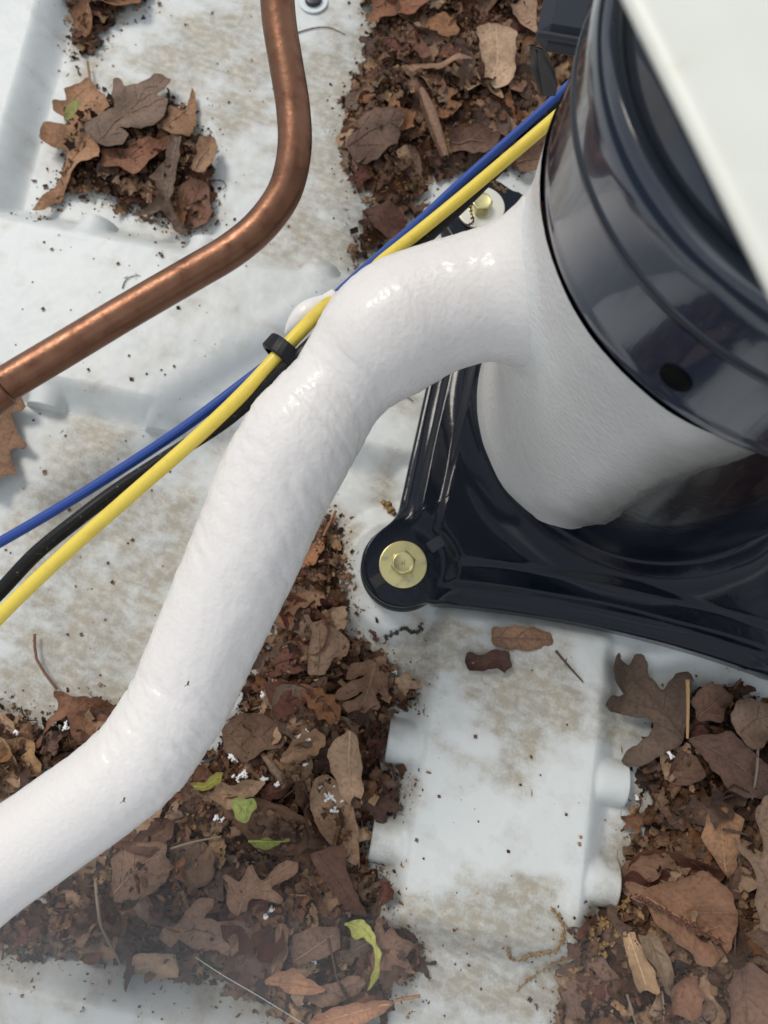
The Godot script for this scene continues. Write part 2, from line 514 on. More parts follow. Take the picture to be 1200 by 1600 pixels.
# ------------------------------------------------------------------ leaves
func leaf_blade(poly: PackedVector2Array, mid: PackedVector2Array, tint: Color, lift: float, curl: float, step: float, seeded: int) -> Array:
	# [blade mesh, vein mesh, stalk mesh or null]; the blade follows the ground, wrinkles and curls at its edge
	rng.seed = seeded
	var edge := PackedVector2Array()
	for i in poly.size():
		var a := poly[i]
		var b := poly[(i + 1) % poly.size()]
		var n := maxi(1, int(a.distance_to(b) / (step * 0.7)))
		for k in n:
			var q := a.lerp(b, float(k) / n)
			if k > 0:
				q += (b - a).orthogonal().normalized() * (rng.randf_range(-0.16, 0.16) * step + 0.0019 * fine.get_noise_2d(q.x * 14000.0, q.y * 14000.0))
			edge.append(q)
	# round the corners of the outline a little
	var soft := PackedVector2Array()
	for i in edge.size():
		soft.append(edge[i] * 0.6 + (edge[(i + 1) % edge.size()] + edge[i - 1 if i else edge.size() - 1]) * 0.2)
	edge = soft
	var box := Rect2(edge[0], Vector2.ZERO)
	for q in edge:
		box = box.expand(q)
	var pts := PackedVector2Array(edge)
	var y := box.position.y
	while y < box.end.y:
		var x := box.position.x
		while x < box.end.x:
			var q := Vector2(x, y) + Vector2(rng.randf(), rng.randf()) * step * 0.6
			if Geometry2D.is_point_in_polygon(q, edge) and edge_distance(q, edge) > step * 0.45:
				pts.append(q)
			x += step
		y += step
	var lay := func(q: Vector2, d: float) -> float:
		var r := clampf(1.0 - d / 0.0065, 0.0, 1.0)
		var w := coarse.get_noise_3d(q.x * 2600.0 + seeded * 37.0, q.y * 2600.0, lift * 900.0)
		var w2 := coarse.get_noise_3d(q.x * 9000.0, q.y * 9000.0 + seeded * 11.0, 5.0)
		var md := 1.0
		for i in mid.size() - 1:
			md = minf(md, q.distance_to(Geometry2D.get_closest_point_to_segment(q, mid[i], mid[i + 1])))
		var w3 := coarse.get_noise_3d(q.x * 1300.0, q.y * 1300.0 + seeded * 29.0, 40.0)
		return lift + r * r * absf(curl) * (0.7 + 3.2 * w3 + 1.2 * w) * (1.0 if curl > 0.0 else -1.0) + 0.0040 * w + 0.0013 * w2 + minf(md, 0.012) * (0.16 + 0.10 * sin(seeded * 1.7))
	var mb := MB.new()
	var base := 0.0
	for q in pts:
		base = maxf(base, 0.0)
	for i in pts.size():
		var q := pts[i]
		var d := 0.0 if i < edge.size() else edge_distance(q, edge)
		var v := fine.get_noise_2d(q.x * 2500.0 + seeded * 13.0, q.y * 2500.0)
		var v2 := fine.get_noise_2d(q.x * 9000.0, q.y * 9000.0 + seeded)
		var c := Color(tint.r * 1.05, tint.g * 0.98, tint.b * 0.91) * (1.27 + 0.56 * v + 0.32 * v2)
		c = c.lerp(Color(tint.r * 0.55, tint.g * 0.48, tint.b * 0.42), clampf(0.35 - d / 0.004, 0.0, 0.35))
		c.a = 1.0
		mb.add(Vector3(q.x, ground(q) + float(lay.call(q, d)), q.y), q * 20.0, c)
	var t := Geometry2D.triangulate_delaunay(pts)
	for i in range(0, t.size(), 3):
		var cen := (pts[t[i]] + pts[t[i + 1]] + pts[t[i + 2]]) / 3.0
		if not Geometry2D.is_point_in_polygon(cen, edge):
			continue
		var up := (mb.v[t[i + 1]] - mb.v[t[i]]).cross(mb.v[t[i + 2]] - mb.v[t[i]]).y
		if up > 0.0:
			mb.tri(t[i], t[i + 1], t[i + 2])
		else:
			mb.tri(t[i], t[i + 2], t[i + 1])
	var out := [mb.done(true), null, null]
	if mid.size() < 2:
		return out
	# veins: the midrib and side veins as fine ridges, the stalk beyond the blade
	var ve := MB.new()
	var dark := Color(tint.r * 1.2, tint.g * 1.18, tint.b * 1.15)
	var pale := Color(minf(tint.r * 1.7, 1.0), tint.g * 1.72, tint.b * 1.7)
	var line := []
	var stalk := []
	for i in mid.size() - 1:
		var n := maxi(2, int(mid[i].distance_to(mid[i + 1]) / 0.002))
		for k in n + (1 if i == mid.size() - 2 else 0):
			var q := mid[i].lerp(mid[i + 1], float(k) / n)
			if Geometry2D.is_point_in_polygon(q, edge):
				line.append(Vector3(q.x, ground(q) + float(lay.call(q, edge_distance(q, edge))) + 0.0001, q.y))
			elif line.is_empty():
				stalk.append(Vector3(q.x, ground(q) + lift + 0.0006, q.y))
	if line.size() > 2:
		var total := line.size()
		tube_into(ve, line, func(i): return lerpf(0.0006, 0.0002, float(i) / total), 5, null, 1.0, pale if seeded % 2 else dark)
		var gap := 5 if total > 14 else 4
		for i in range(1, total - 2, gap):
			var a := Vector2(line[i].x, line[i].z)
			var dir := (Vector2(line[i + 1].x, line[i + 1].z) - a).normalized()
			for s in [-1.0, 1.0]:
				var out_dir: Vector2 = dir.rotated(s * rng.randf_range(0.72, 0.95))
				var sv := []
				for k in 16:
					var q := a + out_dir * 0.0017 * k + dir * 0.00004 * k * k
					if not Geometry2D.is_point_in_polygon(q, edge) or (k > 1 and edge_distance(q, edge) < 0.0008):
						break
					sv.append(Vector3(q.x, ground(q) + float(lay.call(q, edge_distance(q, edge))) + 0.00005, q.y))
				if sv.size() > 2 and (seeded + i) % 3:
					tube_into(ve, sv, func(j): return 0.00026 - 0.00001 * j, 4, null, 1.0, pale if seeded % 2 else dark)
		out[1] = ve.done(true)
	if stalk.size() > 2:
		var st := MB.new()
		tube_into(st, stalk, func(_i): return 0.0007, 6, null, 1.0, dark)
		out[2] = st.done(true)
	return out

var leaf_count := 0
func leaf(called: String, label: String, tint: Color, lift_mm: float, curl_mm: float, outline: Array, midrib := [], category := "leaf", step := 0.0022) -> Node3D:
	leaf_count += 1
	var poly := poly_of(outline)
	var got := leaf_blade(poly, poly_of(midrib), tint, lift_mm * 0.0012 + (0.0012 if lift_mm > 3.0 else 0.0), curl_mm * 0.001, step, leaf_count * 17 + 4)
	var mid := Vector2.ZERO
	for q in poly:
		mid += q / poly.size()
	var o := thing(called, label, category)
	put("blade", got[0], M.leaf, o)
	if got[1]:
		put("veins", got[1], M.leaf, o)
	if got[2]:
		put("stalk", got[2], M.leaf, o)
	return o

func rolled(called: String, label: String, tint: Color, keys: Array, radii: Array) -> void:   # a leaf that dried into a tapering roll
	leaf_count += 1
	var path := smooth_path(keys, 6)
	var mb := MB.new()
	var cols := 22
	var side := Vector3.ZERO
	for i in path.size():
		var s := float(i) / (path.size() - 1)
		var t: Vector3 = (path[mini(i + 1, path.size() - 1)] - path[maxi(i - 1, 0)]).normalized()
		side = t.cross(Vector3.UP).normalized()
		var up := side.cross(t)
		var r := lerpf(radii[mini(int(s * (radii.size() - 1)), radii.size() - 2)], radii[mini(int(s * (radii.size() - 1)) + 1, radii.size() - 1)], fmod(s * (radii.size() - 1), 1.0) if s < 1.0 else 1.0)
		for j in cols:
			var a := TAU * 1.18 * j / (cols - 1) - 0.6
			var w := 1.0 + 0.12 * fine.get_noise_2d(i * 30.0, j * 30.0 + leaf_count * 50.0)
			var rr := r * (0.72 + 0.28 * j / (cols - 1)) * w
			var jag := t * 0.0016 * fine.get_noise_2d(j * 90.0, leaf_count * 70.0) * (1.0 if i == 0 or i == path.size() - 1 else 0.0)
			var c := tint * (1.0 + 0.35 * fine.get_noise_2d(i * 60.0 + leaf_count * 7.0, j * 45.0))
			c.a = 1.0
			mb.add(path[i] + (side * cos(a) + up * sin(a)) * rr + jag, Vector2(s, float(j) / cols), c)
	for i in path.size() - 1:
		for j in cols - 1:
			mb.quad(i * cols + j, i * cols + j + 1, (i + 1) * cols + j + 1, (i + 1) * cols + j)
	var o := put(called, mb.done(true), M.leaf)
	tag(o, label, "leaf")

func stick(called: String, label: String, mat: Material, keys: Array, r: float, category := "twig") -> void:
	var mb := MB.new()
	var path := smooth_path(keys, 8)
	var n := path.size()
	tube_into(mb, path, func(i): return r * (1.0 - 0.45 * float(i) / n + 0.18 * fine.get_noise_1d(i * 40.0)), 7)
	tag(put(called, mb.done(), mat), label, category)

func beads(called: String, label: String, mat: Material, keys: Array, r: float, gap: float, category: String) -> void:
	# a catkin or string of droppings: little lumps strung along a thread
	var path := smooth_path(keys, 10)
	var mb := MB.new()
	tube_into(mb, path, func(_i): return r * 0.3, 5)
	var along := 0.0
	for i in range(1, path.size()):
		along += (path[i] - path[i - 1]).length()
		if along < gap:
			continue
		along = 0.0
		for k in 2:
			var at: Vector3 = path[i] + Vector3(rng.randf_range(-1, 1), rng.randf_range(-0.2, 0.8), rng.randf_range(-1, 1)) * r * 0.9
			lump_into(mb, at, r * rng.randf_range(0.55, 1.0), Color.WHITE)
	tag(put(called, mb.done(), mat), label, category)

func lump_into(mb: MB, at: Vector3, r: float, c: Color) -> void:     # a small uneven nugget
	var start := mb.v.size()
	for q in [Vector3.UP, Vector3.DOWN, Vector3.LEFT, Vector3.RIGHT, Vector3.FORWARD, Vector3.BACK]:
		mb.add(at + q * r * rng.randf_range(0.7, 1.25) + Vector3(rng.randf_range(-1, 1), rng.randf_range(-1, 1), rng.randf_range(-1, 1)) * r * 0.3, Vector2.ZERO, c)
	for f in [[0, 5, 3], [0, 3, 4], [0, 4, 2], [0, 2, 5], [1, 3, 5], [1, 4, 3], [1, 2, 4], [1, 5, 2]]:
		mb.tri(start + f[0], start + f[1], start + f[2])

# ------------------------------------------------------------------ compressor
func pipe_keys() -> Array:       # axis and frosted radius of the suction pipe
	return [Vector4(-0.1562, 0.088, 0.0728, 0.018), Vector4(-0.1319, 0.09, 0.0541, 0.0169), Vector4(-0.1149, 0.092, 0.0425, 0.0167), Vector4(-0.0996, 0.094, 0.0318, 0.0167), Vector4(-0.0895, 0.095, 0.0239, 0.017), Vector4(-0.082, 0.0955, 0.0168, 0.0175), Vector4(-0.0763, 0.096, 0.0079, 0.0174), Vector4(-0.0713, 0.097, -0.0003, 0.0175), Vector4(-0.0664, 0.099, -0.0106, 0.0178), Vector4(-0.0519, 0.11, -0.0393, 0.0186), Vector4(-0.0443, 0.116, -0.0552, 0.0191), Vector4(-0.0368, 0.121, -0.0719, 0.0197), Vector4(-0.0284, 0.126, -0.0859, 0.0194), Vector4(-0.0218, 0.128, -0.095, 0.0181), Vector4(-0.0155, 0.13, -0.1029, 0.017), Vector4(-0.0095, 0.132, -0.1099, 0.0185), Vector4(-0.0026, 0.135, -0.1162, 0.0212), Vector4(0.0064, 0.137, -0.1229, 0.0222), Vector4(0.0181, 0.139, -0.1277, 0.0215), Vector4(0.0321, 0.142, -0.1304, 0.0211), Vector4(0.0465, 0.145, -0.1327, 0.0211), Vector4(0.0558, 0.147, -0.1345, 0.0212), Vector4(0.0651, 0.149, -0.1363, 0.0199)]

func plate_sdf(p: Vector2) -> float:
	var e1 := (FOOT_B - FOOT_A).normalized()
	var e2 := Vector2(-e1.y, e1.x)
	var q := Vector2(absf((p - AXIS).dot(e1)), absf((p - AXIS).dot(e2)))
	var half := 0.09525
	var low := minf(q.x, q.y) / half
	var d_box := maxf(q.x, q.y) - (half + (0.0075 if q.y > q.x else 0.0080 + 0.0085 * low * low))
	d_box = maxf(d_box, (q.x + q.y - (2.0 * half - 0.004)) * 0.707)
	var d_ear := q.distance_to(Vector2(half, half)) - 0.0192
	var k := 0.008
	var h := clampf(0.5 + 0.5 * (d_ear - d_box) / k, 0.0, 1.0)
	return lerpf(d_ear, d_box, h) - k * h * (1.0 - h)

func foot_distance(p: Vector2) -> float:
	var e1 := (FOOT_B - FOOT_A).normalized()
	var e2 := Vector2(-e1.y, e1.x)
	return Vector2(absf((p - AXIS).dot(e1)), absf((p - AXIS).dot(e2))).distance_to(Vector2(0.09525, 0.09525))

func smooth01(a: float, b: float, x: float) -> float:
	return smoothstep(a, b, x)

func plate_height(p: Vector2, inside: float) -> float:
	var r := p.distance_to(AXIS)
	var h := 0.0255
	var fd := foot_distance(p)
	var open := smooth01(0.0185, 0.0255, fd)
	h += (0.0030 * smooth01(0.0070, 0.0105, inside) + 0.0026 * smooth01(0.0175, 0.0215, inside)) * open          # the pressed-up web
	# a trough from the foot towards the shell, between two rounded ridges
	var e1 := (FOOT_B - FOOT_A).normalized()
	var e2 := Vector2(-e1.y, e1.x)
	var q := Vector2(absf((p - AXIS).dot(e1)), absf((p - AXIS).dot(e2)))
	var across := absf(q.x - q.y) * 0.707
	h -= 0.0012 * (1.0 - smooth01(0.0, 0.02, across)) * open * (1.0 - smooth01(0.035, 0.06, fd))
	var flare := clampf(1.0 - (r - 0.0755) / 0.0150, 0.0, 1.0)
	h -= 0.0018 * exp(-pow((r - 0.094) / 0.007, 2.0)) * open
	h += 0.0135 * flare * flare
	return h

func base_plate() -> ArrayMesh:
	var mb := MB.new()
	var cols := 720
	var rows := 0
	for j in cols:
		var a := TAU * j / cols
		var dir := Vector2(cos(a), -sin(a))
		var r := 0.08
		for k in 60:
			var d := plate_sdf(AXIS + dir * r)
			if d > -0.00005:
				break
			r += maxf(-d * 0.7, 0.00005)
		rows = 0
		var column := []
		var n := 46
		for i in n + 1:
			var t := float(i) / n
			var rr := lerpf(0.0745, r - 0.0022, 1.0 - pow(1.0 - t, 1.35))
			var p := AXIS + dir * rr
			var ins := -plate_sdf(p)
			# outside the feet the edge rolls over in a wide soft curve
			var roll := 0.0045 * pow(clampf(1.0 - (ins - 0.002) / 0.009, 0.0, 1.0), 2.0) * smooth01(0.021, 0.032, foot_distance(p))
			column.append(Vector3(p.x, plate_height(p, ins) - roll, p.y))
		var lip: Vector3 = column[-1]
		var edge := AXIS + dir * r
		var bottom := lerpf(0.0195, 0.0095, smooth01(0.0205, 0.0245, foot_distance(edge)))
		for k in range(1, 6):
			var f := PI * 0.5 * k / 5.0
			var p := AXIS + dir * (r - 0.0022 + 0.0022 * sin(f))
			column.append(Vector3(p.x, lip.y - 0.0022 * (1.0 - cos(f)), p.y))
		column.append(Vector3(edge.x, bottom, edge.y))
		edge = AXIS + dir * (r - 0.0015)
		column.append(Vector3(edge.x, bottom, edge.y))
		edge = AXIS + dir * (r - 0.0025)
		column.append(Vector3(edge.x, lip.y - 0.004, edge.y))
		rows = column.size()
		for q in column:
			mb.add(q)
	for j in cols:
		var k := (j + 1) % cols
		for i in rows - 1:
			mb.quad(j * rows + i, j * rows + i + 1, k * rows + i + 1, k * rows + i)
	return mb.done()

func frost_on_shell() -> ArrayMesh:      # the sheet of frost on the lower shell, thin and ragged at its rim
	var mb := MB.new()
	var cols := 300
	var rows := 150
	var axis := pipe_keys().slice(-6)
	var limit := [[0.018, 158.0], [0.022, 141.0], [0.030, 135.0], [0.040, 130.0], [0.052, 123.5], [0.075, 118.5], [0.11, 116.0], [0.14, 113.5], [0.17, 110.0], [0.19, 108.0]]
	for i in rows:
		var h := lerpf(0.0185, 0.1868, float(i) / (rows - 1))
		var b := 110.0
		for k in limit.size() - 1:
			if h >= limit[k][0] and h <= limit[k + 1][0]:
				b = lerpf(limit[k][1], limit[k + 1][1], (h - limit[k][0]) / (limit[k + 1][0] - limit[k][0]))
		for j in cols:
			var deg := lerpf(95.0, 285.0, float(j) / (cols - 1))
			var a := deg_to_rad(deg)
			var p := Vector3(cos(a), 0, sin(a))
			var s := p * 0.075 + Vector3.UP * h
			var n := coarse.get_noise_3dv(s * 1400.0)
			var into := (deg - b) * 0.00131 + 0.0030 * n + 0.0016 * fine.get_noise_3dv(s * 5000.0)
			into = minf(into, (275.0 - deg) * 0.00131)
			var thick := smooth01(0.0, 0.007, into) * 0.0026 + smooth01(0.006, 0.03, into) * 0.0016
			thick += (0.00035 * n + 0.00016 * fine.get_noise_3dv(s * 7000.0)) * smooth01(0.0, 0.004, into)
			var r := 0.0749 + thick - 0.0012 * (1.0 - smooth01(0.0, 0.002, into))
			# fillet where the frost of the pipe runs into that of the shell
			var gap := 1.0
			if deg > 150.0 and deg < 230.0 and h > 0.09:
				var at := Vector3(AXIS.x + p.x * 0.078, h, AXIS.y + p.z * 0.078)
				for k in axis.size() - 1:
					var c := Geometry3D.get_closest_point_to_segment(at, Vector3(axis[k].x, axis[k].y, axis[k].z), Vector3(axis[k + 1].x, axis[k + 1].y, axis[k + 1].z))
					gap = minf(gap, at.distance_to(c) - 0.0185)
			r += 0.0075 * pow(clampf(1.0 - gap / 0.013, 0.0, 1.0), 2.0)
			var dp := 0.016 + maxf(gap, 0.0)
			var thickness := clampf(exp(-pow(maxf(dp - 0.016, 0.0) / 0.012, 2.0)) + 0.25 * n, 0.0, 1.0) + 0.22 * smooth01(0.01, 0.05, into) * (0.6 + fine.get_noise_3dv(s * 2500.0))
			var w := lerpf(0.61, 0.735, clampf(thickness, 0.0, 1.0)) * lerpf(1.0, 0.14 + 0.86 * smooth01(0.0, 0.027, into + 0.004 * fine.get_noise_3dv(s * 3000.0)), smooth01(0.035, 0.075, h))
			mb.add(Vector3(AXIS.x + p.x * r, h, AXIS.y + p.z * r), Vector2(deg / 30.0, h * 10.0), Color(w, w * 0.985, w * 0.965))
	for i in rows - 1:
		for j in cols - 1:
			mb.quad(i * cols + j, (i + 1) * cols + j, (i + 1) * cols + j + 1, i * cols + j + 1)
	return mb.done(true)

func bolt(at: Vector2, y: float, label: String, turn: float, pale := false) -> void:
	var o := thing("foot_bolt", label, "bolt", "bolts holding the compressor's feet", Vector3(at.x, y, at.y))
	var wash := rounded_profile([Vector2(0.003, 0), Vector2(0.0109, 0), Vector2(0.0109, 0.0017), Vector2(0.003, 0.0017)], 0.0005)
	var washer := put("washer", lathe(wash, 56), M.zinc_pale if pale else M.zinc, o)
	if pale:
		washer.scale = Vector3(1.14, 1.0, 1.14)
	var mb := MB.new()
	var keys := [[0.00570, 0.0017], [0.00572, 0.0058], [0.00535, 0.0066], [0.0047, 0.0069], [0.0045, 0.0068], [0.0043, 0.0064], [0.0001, 0.0064]]
	var cols := 48
	for i in keys.size():
		for j in cols:
			var a := TAU * j / cols
			var hexa := cos(PI / 6.0) / cos(fmod(a, TAU / 6.0) - PI / 6.0)
			var r: float = keys[i][0] * (hexa if i < 2 else (lerpf(hexa, 0.93, 0.75) if i == 2 else 0.93))
			mb.add(Vector3(r * cos(a + turn), keys[i][1], -r * sin(a + turn)), Vector2(float(j) / cols, i))
	mb.ring_grid(0, keys.size(), cols)
	var head := put("hex_head", mb.done(), M.zinc, o)
	if not pale:
		var mk := MB.new()
		for s in [[Vector3(0.0006, 0.0065, -0.0012), Vector3(0.0006, 0.0065, 0.0013)], [Vector3(-0.0004, 0.0065, -0.0003), Vector3(-0.0011, 0.0065, 0.0005)], [Vector3(-0.0011, 0.0065, 0.0005), Vector3(0.0001, 0.0065, 0.0005)], [Vector3(-0.0004, 0.0065, -0.0003), Vector3(-0.0004, 0.0065, 0.0013)]]:
			tube_into(mk, s, func(_i): return 0.00016, 5)
		put("head_mark", mk.done(), M.zinc_mark, head)

# ------------------------------------------------------------------ litter
func chip(kind: int) -> ArrayMesh:
	var mb := MB.new()
	if kind == 0:                # bent flake
		var c := mb.add(Vector3(0, 0.12, 0))
		var n := 6
		for j in n:
			var a := TAU * j / n
			a += rng.randf_range(-0.4, 0.4)
			var r := rng.randf_range(0.2, 0.66)
			mb.add(Vector3(r * cos(a), rng.randf_range(-0.12, 0.22), -r * sin(a) * 0.7))
		for j in n:
			mb.tri(c, 1 + j, 1 + (j + 1) % n)
	elif kind == 1:              # splinter
		tube_into(mb, [Vector3(-0.8, 0, 0), Vector3(-0.2, 0.08, 0.06), Vector3(0.3, 0.02, 0), Vector3(0.8, 0.06, -0.1)], func(i): return [0.04, 0.09, 0.08, 0.03][i], 5)
	elif kind == 2:              # nugget
		lump_into(mb, Vector3.ZERO, 0.4, Color.WHITE)
	else:                        # curled scrap
		var n := 5
		for i in n:
			for j in 4:
				var a := lerpf(-1.2, 1.5, float(i) / (n - 1))
				mb.add(Vector3(0.4 * sin(a), 0.42 - 0.4 * cos(a), (j - 1.5) * 0.32 + rng.randf_range(-0.08, 0.08)))
		for i in n - 1:
			for j in 3:
				mb.quad(i * 4 + j, i * 4 + j + 1, (i + 1) * 4 + j + 1, (i + 1) * 4 + j)
	return mb.done()

const BROWNS := [Color(0.085, 0.042, 0.024), Color(0.12, 0.062, 0.036), Color(0.055, 0.028, 0.018), Color(0.135, 0.075, 0.043), Color(0.17, 0.105, 0.064), Color(0.033, 0.018, 0.013), Color(0.25, 0.155, 0.085), Color(0.10, 0.058, 0.042)]

func scatter(called: String, label: String, poly: PackedVector2Array, count: int, small: float, large: float, seeded: int, sparse := false) -> void:
	rng.seed = seeded
	var box := Rect2(poly[0], Vector2.ZERO)
	for q in poly:
		box = box.expand(q)
	var sets := [[], [], [], []]
	for k in scraps.size():
		sets.append([])
	var tries := 0
	var got := 0
	var fringe := poly
	if not sparse:
		fringe = Geometry2D.offset_polygon(poly, 0.014)[0]
		box = box.grow(0.014)
	while got < count and tries < count * 8:
		tries += 1
		var p := box.position + box.size * Vector2(rng.randf(), rng.randf())
		var inside := Geometry2D.is_point_in_polygon(p, poly)
		if not inside and (sparse or not Geometry2D.is_point_in_polygon(p, fringe) or rng.randf() > 0.75 * exp(-edge_distance(p, poly) / 0.0045)):
			continue
		got += 1
		var s := lerpf(small, large, pow(rng.randf(), 2.2))
		var kind: int = [0, 0, 3, 2, 1, 3, 0, 2][rng.randi() % 8]
		if kind == 2:
			s *= 0.6
		if not inside:
			s *= 0.62
		var b := Basis(Vector3.UP, rng.randf() * TAU) * Basis(Vector3.RIGHT, rng.randfn(0.0, 0.25 if sparse else 0.6)) * Basis(Vector3.BACK, rng.randfn(0.0, 0.2 if sparse else 0.5))
		var c: Color = BROWNS[rng.randi() % BROWNS.size()] * rng.randf_range(0.8, 1.4)
		if fine.get_noise_2d(p.x * 1500.0, p.y * 1500.0) > 0.28:
			c = c.lerp(Color(0.18, 0.09, 0.04), 0.5)
		c.a = 1.0
		var y := (pan_height(p) if sparse or not inside else ground(p)) + s * 0.12
		if inside and not sparse:
			y += rng.randf() * 0.0016 if rng.randf() < 0.72 else rng.randf_range(0.002, 0.0062) * clampf(edge_distance(p, poly) / 0.01, 0.0, 1.0)
		sets[kind].append([Transform3D(b.scaled(Vector3.ONE * s), Vector3(p.x, y, p.y)), c])
	var o := Node3D.new()
	o.name = numbered(called)
	add_child(o)
	tag(o, label, "leaf crumbs", "", "stuff")
	if not sparse:      # small torn bits of leaf, matted together
		for k in int(1100.0 * count / 6000.0 * (2.0 if seeded == 901 else 1.0)):
			var p := box.position + box.size * Vector2(rng.randf(), rng.randf())
			if not Geometry2D.is_point_in_polygon(p, poly):
				continue
			var s := rng.randf_range(0.006, 0.018)
			var b := Basis(Vector3.UP, rng.randf() * TAU) * Basis(Vector3.RIGHT, rng.randfn(0.0, 0.4)) * Basis(Vector3.BACK, rng.randfn(0.0, 0.4))
			var c: Color = BROWNS[rng.randi() % BROWNS.size()] * rng.randf_range(0.95, 1.75)
			c.a = 1.0
			var which := 4 + rng.randi() % scraps.size()
			sets[which].append([Transform3D(b.scaled(Vector3.ONE * s), Vector3(p.x, ground(p) + 0.0008 + rng.randf() * 0.003 * clampf(edge_distance(p, poly) / 0.008, 0.0, 1.0), p.y)), c])
	for kind in sets.size():
		if sets[kind].is_empty():
			continue
		var mm := MultiMesh.new()
		mm.transform_format = MultiMesh.TRANSFORM_3D
		mm.use_colors = true
		mm.mesh = chip(kind) if kind < 4 else scraps[kind - 4]
		mm.instance_count = sets[kind].size()
		for i in sets[kind].size():
			mm.set_instance_transform(i, sets[kind][i][0])
			mm.set_instance_color(i, sets[kind][i][1])
		var node := MultiMeshInstance3D.new()
		node.name = ["flakes", "splinters", "nuggets", "curled_scraps", "torn_bits"][mini(kind, 4)]
		node.multimesh = mm
		node.material_override = M.crumb if kind < 4 else M.leaf
		node.set_meta("kind", "stuff")
		o.add_child(node, true)

func leaf_mould(label: String, poly: PackedVector2Array) -> void:      # the packed dark debris that a drift lies on
	var box := Rect2(poly[0], Vector2.ZERO)
	for q in poly:
		box = box.expand(q)
	var step := 0.0022
	var nx := int(box.size.x / step) + 2
	var nz := int(box.size.y / step) + 2
	var mb := MB.new()
	var inside := []
	for j in nz:
		for i in nx:
			var p := box.position + Vector2(i, j) * step
			p += Vector2(fine.get_noise_2d(i * 70.0, j * 70.0), fine.get_noise_2d(j * 70.0, i * 70.0 + 900.0)) * step * 0.8
			inside.append(Geometry2D.is_point_in_polygon(p, poly))
			var n := fine.get_noise_2d(p.x * 9000.0, p.y * 9000.0)
			var c: Color = BROWNS[(i * 7 + j * 13 + (i * j) % 5) % 3] * (0.8 + 0.5 * n)
			c.a = 1.0
			mb.add(Vector3(p.x, ground(p) - 0.0006 + 0.0009 * n, p.y), p * 10.0, c)
	for j in nz - 1:
		for i in nx - 1:
			var a := j * nx + i
			if inside[a] and inside[a + 1] and inside[a + nx] and inside[a + nx + 1]:
				mb.quad(a, a + nx, a + nx + 1, a + 1)
	var o := put("leaf_mould", mb.done(true), M.mould)
	tag(o, label, "leaf mould", "", "stuff")

var scraps := []
func make_scraps() -> void:          # torn pieces of leaf, a dozen shapes, each a small bent sheet with a broken outline
	for k in 26:
		rng.seed = 500 + k
		var outline := PackedVector2Array()
		var n := 34 if k % 3 == 0 else rng.randi_range(13, 22)
		var stretch := rng.randf_range(0.42, 0.9)
		var phase := rng.randf() * TAU
		for j in n:
			var a := TAU * (j + rng.randf_range(-0.3, 0.3)) / n
			var r := 0.40 * (1.0 + 0.42 * coarse.get_noise_2d(cos(a) * 70.0 + k * 300.0, sin(a) * 70.0) + 0.20 * coarse.get_noise_2d(cos(a) * 260.0, sin(a) * 260.0 + k * 170.0))
			if k % 3 == 0:          # lobed pieces of oak leaf
				r *= 1.0 + 0.30 * sin(a * (3 + k % 4) + phase)
			if k % 3 == 1 and rng.randf() < 0.14:
				r *= 0.62
			outline.append(Vector2(cos(a), sin(a) * stretch) * r)
		var pts := PackedVector2Array()
		for j in n:
			for t in 3:
				pts.append(outline[j].lerp(outline[(j + 1) % n], t / 3.0) + Vector2(rng.randf_range(-1, 1), rng.randf_range(-1, 1)) * 0.018)
		var edge := PackedVector2Array(pts)
		for i in 90:
			var q := Vector2(rng.randf_range(-0.5, 0.5), rng.randf_range(-0.5, 0.5))
			if Geometry2D.is_point_in_polygon(q, edge) and edge_distance(q, edge) > 0.04:
				pts.append(q)
		var mb := MB.new()
		var bend := rng.randf_range(0.3, 2.6) * (1.0 if k % 2 else -0.5)
		var axis := Vector2.RIGHT.rotated(rng.randf() * PI)
		for q in pts:
			var u := q.dot(axis)
			var y := bend * u * u + 0.14 * coarse.get_noise_2d(q.x * 320.0 + k * 90.0, q.y * 320.0) + 0.03 * fine.get_noise_2d(q.x * 500.0, q.y * 500.0 + k * 40.0)
			y += 0.05 * absf(q.y) if k % 3 == 1 else 0.0
			y += 0.10 * coarse.get_noise_2d(q.x * 900.0, q.y * 900.0 + k * 60.0)
			var v := 1.0 + 0.55 * fine.get_noise_2d(q.x * 240.0 + k * 55.0, q.y * 240.0)
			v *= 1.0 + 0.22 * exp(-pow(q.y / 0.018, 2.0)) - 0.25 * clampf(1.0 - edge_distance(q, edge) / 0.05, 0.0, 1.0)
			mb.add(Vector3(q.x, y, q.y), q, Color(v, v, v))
		var t := Geometry2D.triangulate_delaunay(pts)
		for i in range(0, t.size(), 3):
			if not Geometry2D.is_point_in_polygon((pts[t[i]] + pts[t[i + 1]] + pts[t[i + 2]]) / 3.0, edge):
				continue
			if (mb.v[t[i + 1]] - mb.v[t[i]]).cross(mb.v[t[i + 2]] - mb.v[t[i]]).y > 0.0:
				mb.tri(t[i], t[i + 1], t[i + 2])
			else:
				mb.tri(t[i], t[i + 2], t[i + 1])
		scraps.append(mb.done(true))
	for k in 9:
		var m: StandardMaterial3D = M.leaf.duplicate()
		m.albedo_color = ([Color(0.21, 0.115, 0.068), Color(0.155, 0.072, 0.044), Color(0.27, 0.165, 0.105), Color(0.088, 0.048, 0.035), Color(0.33, 0.21, 0.13), Color(0.235, 0.105, 0.048), Color(0.42, 0.285, 0.185), Color(0.19, 0.125, 0.09), Color(0.125, 0.045, 0.031)][k] as Color).linear_to_srgb()
		m.albedo_color = (m.albedo_color.srgb_to_linear() * 1.02).linear_to_srgb()
		M["scrap%d" % k] = m

const TONES := ["mid-brown", "dark red-brown", "light brown", "blackish brown", "tan", "orange-brown", "pale tan", "grey-brown", "maroon"]
var marks := []          # [place, phrase, tones taken]

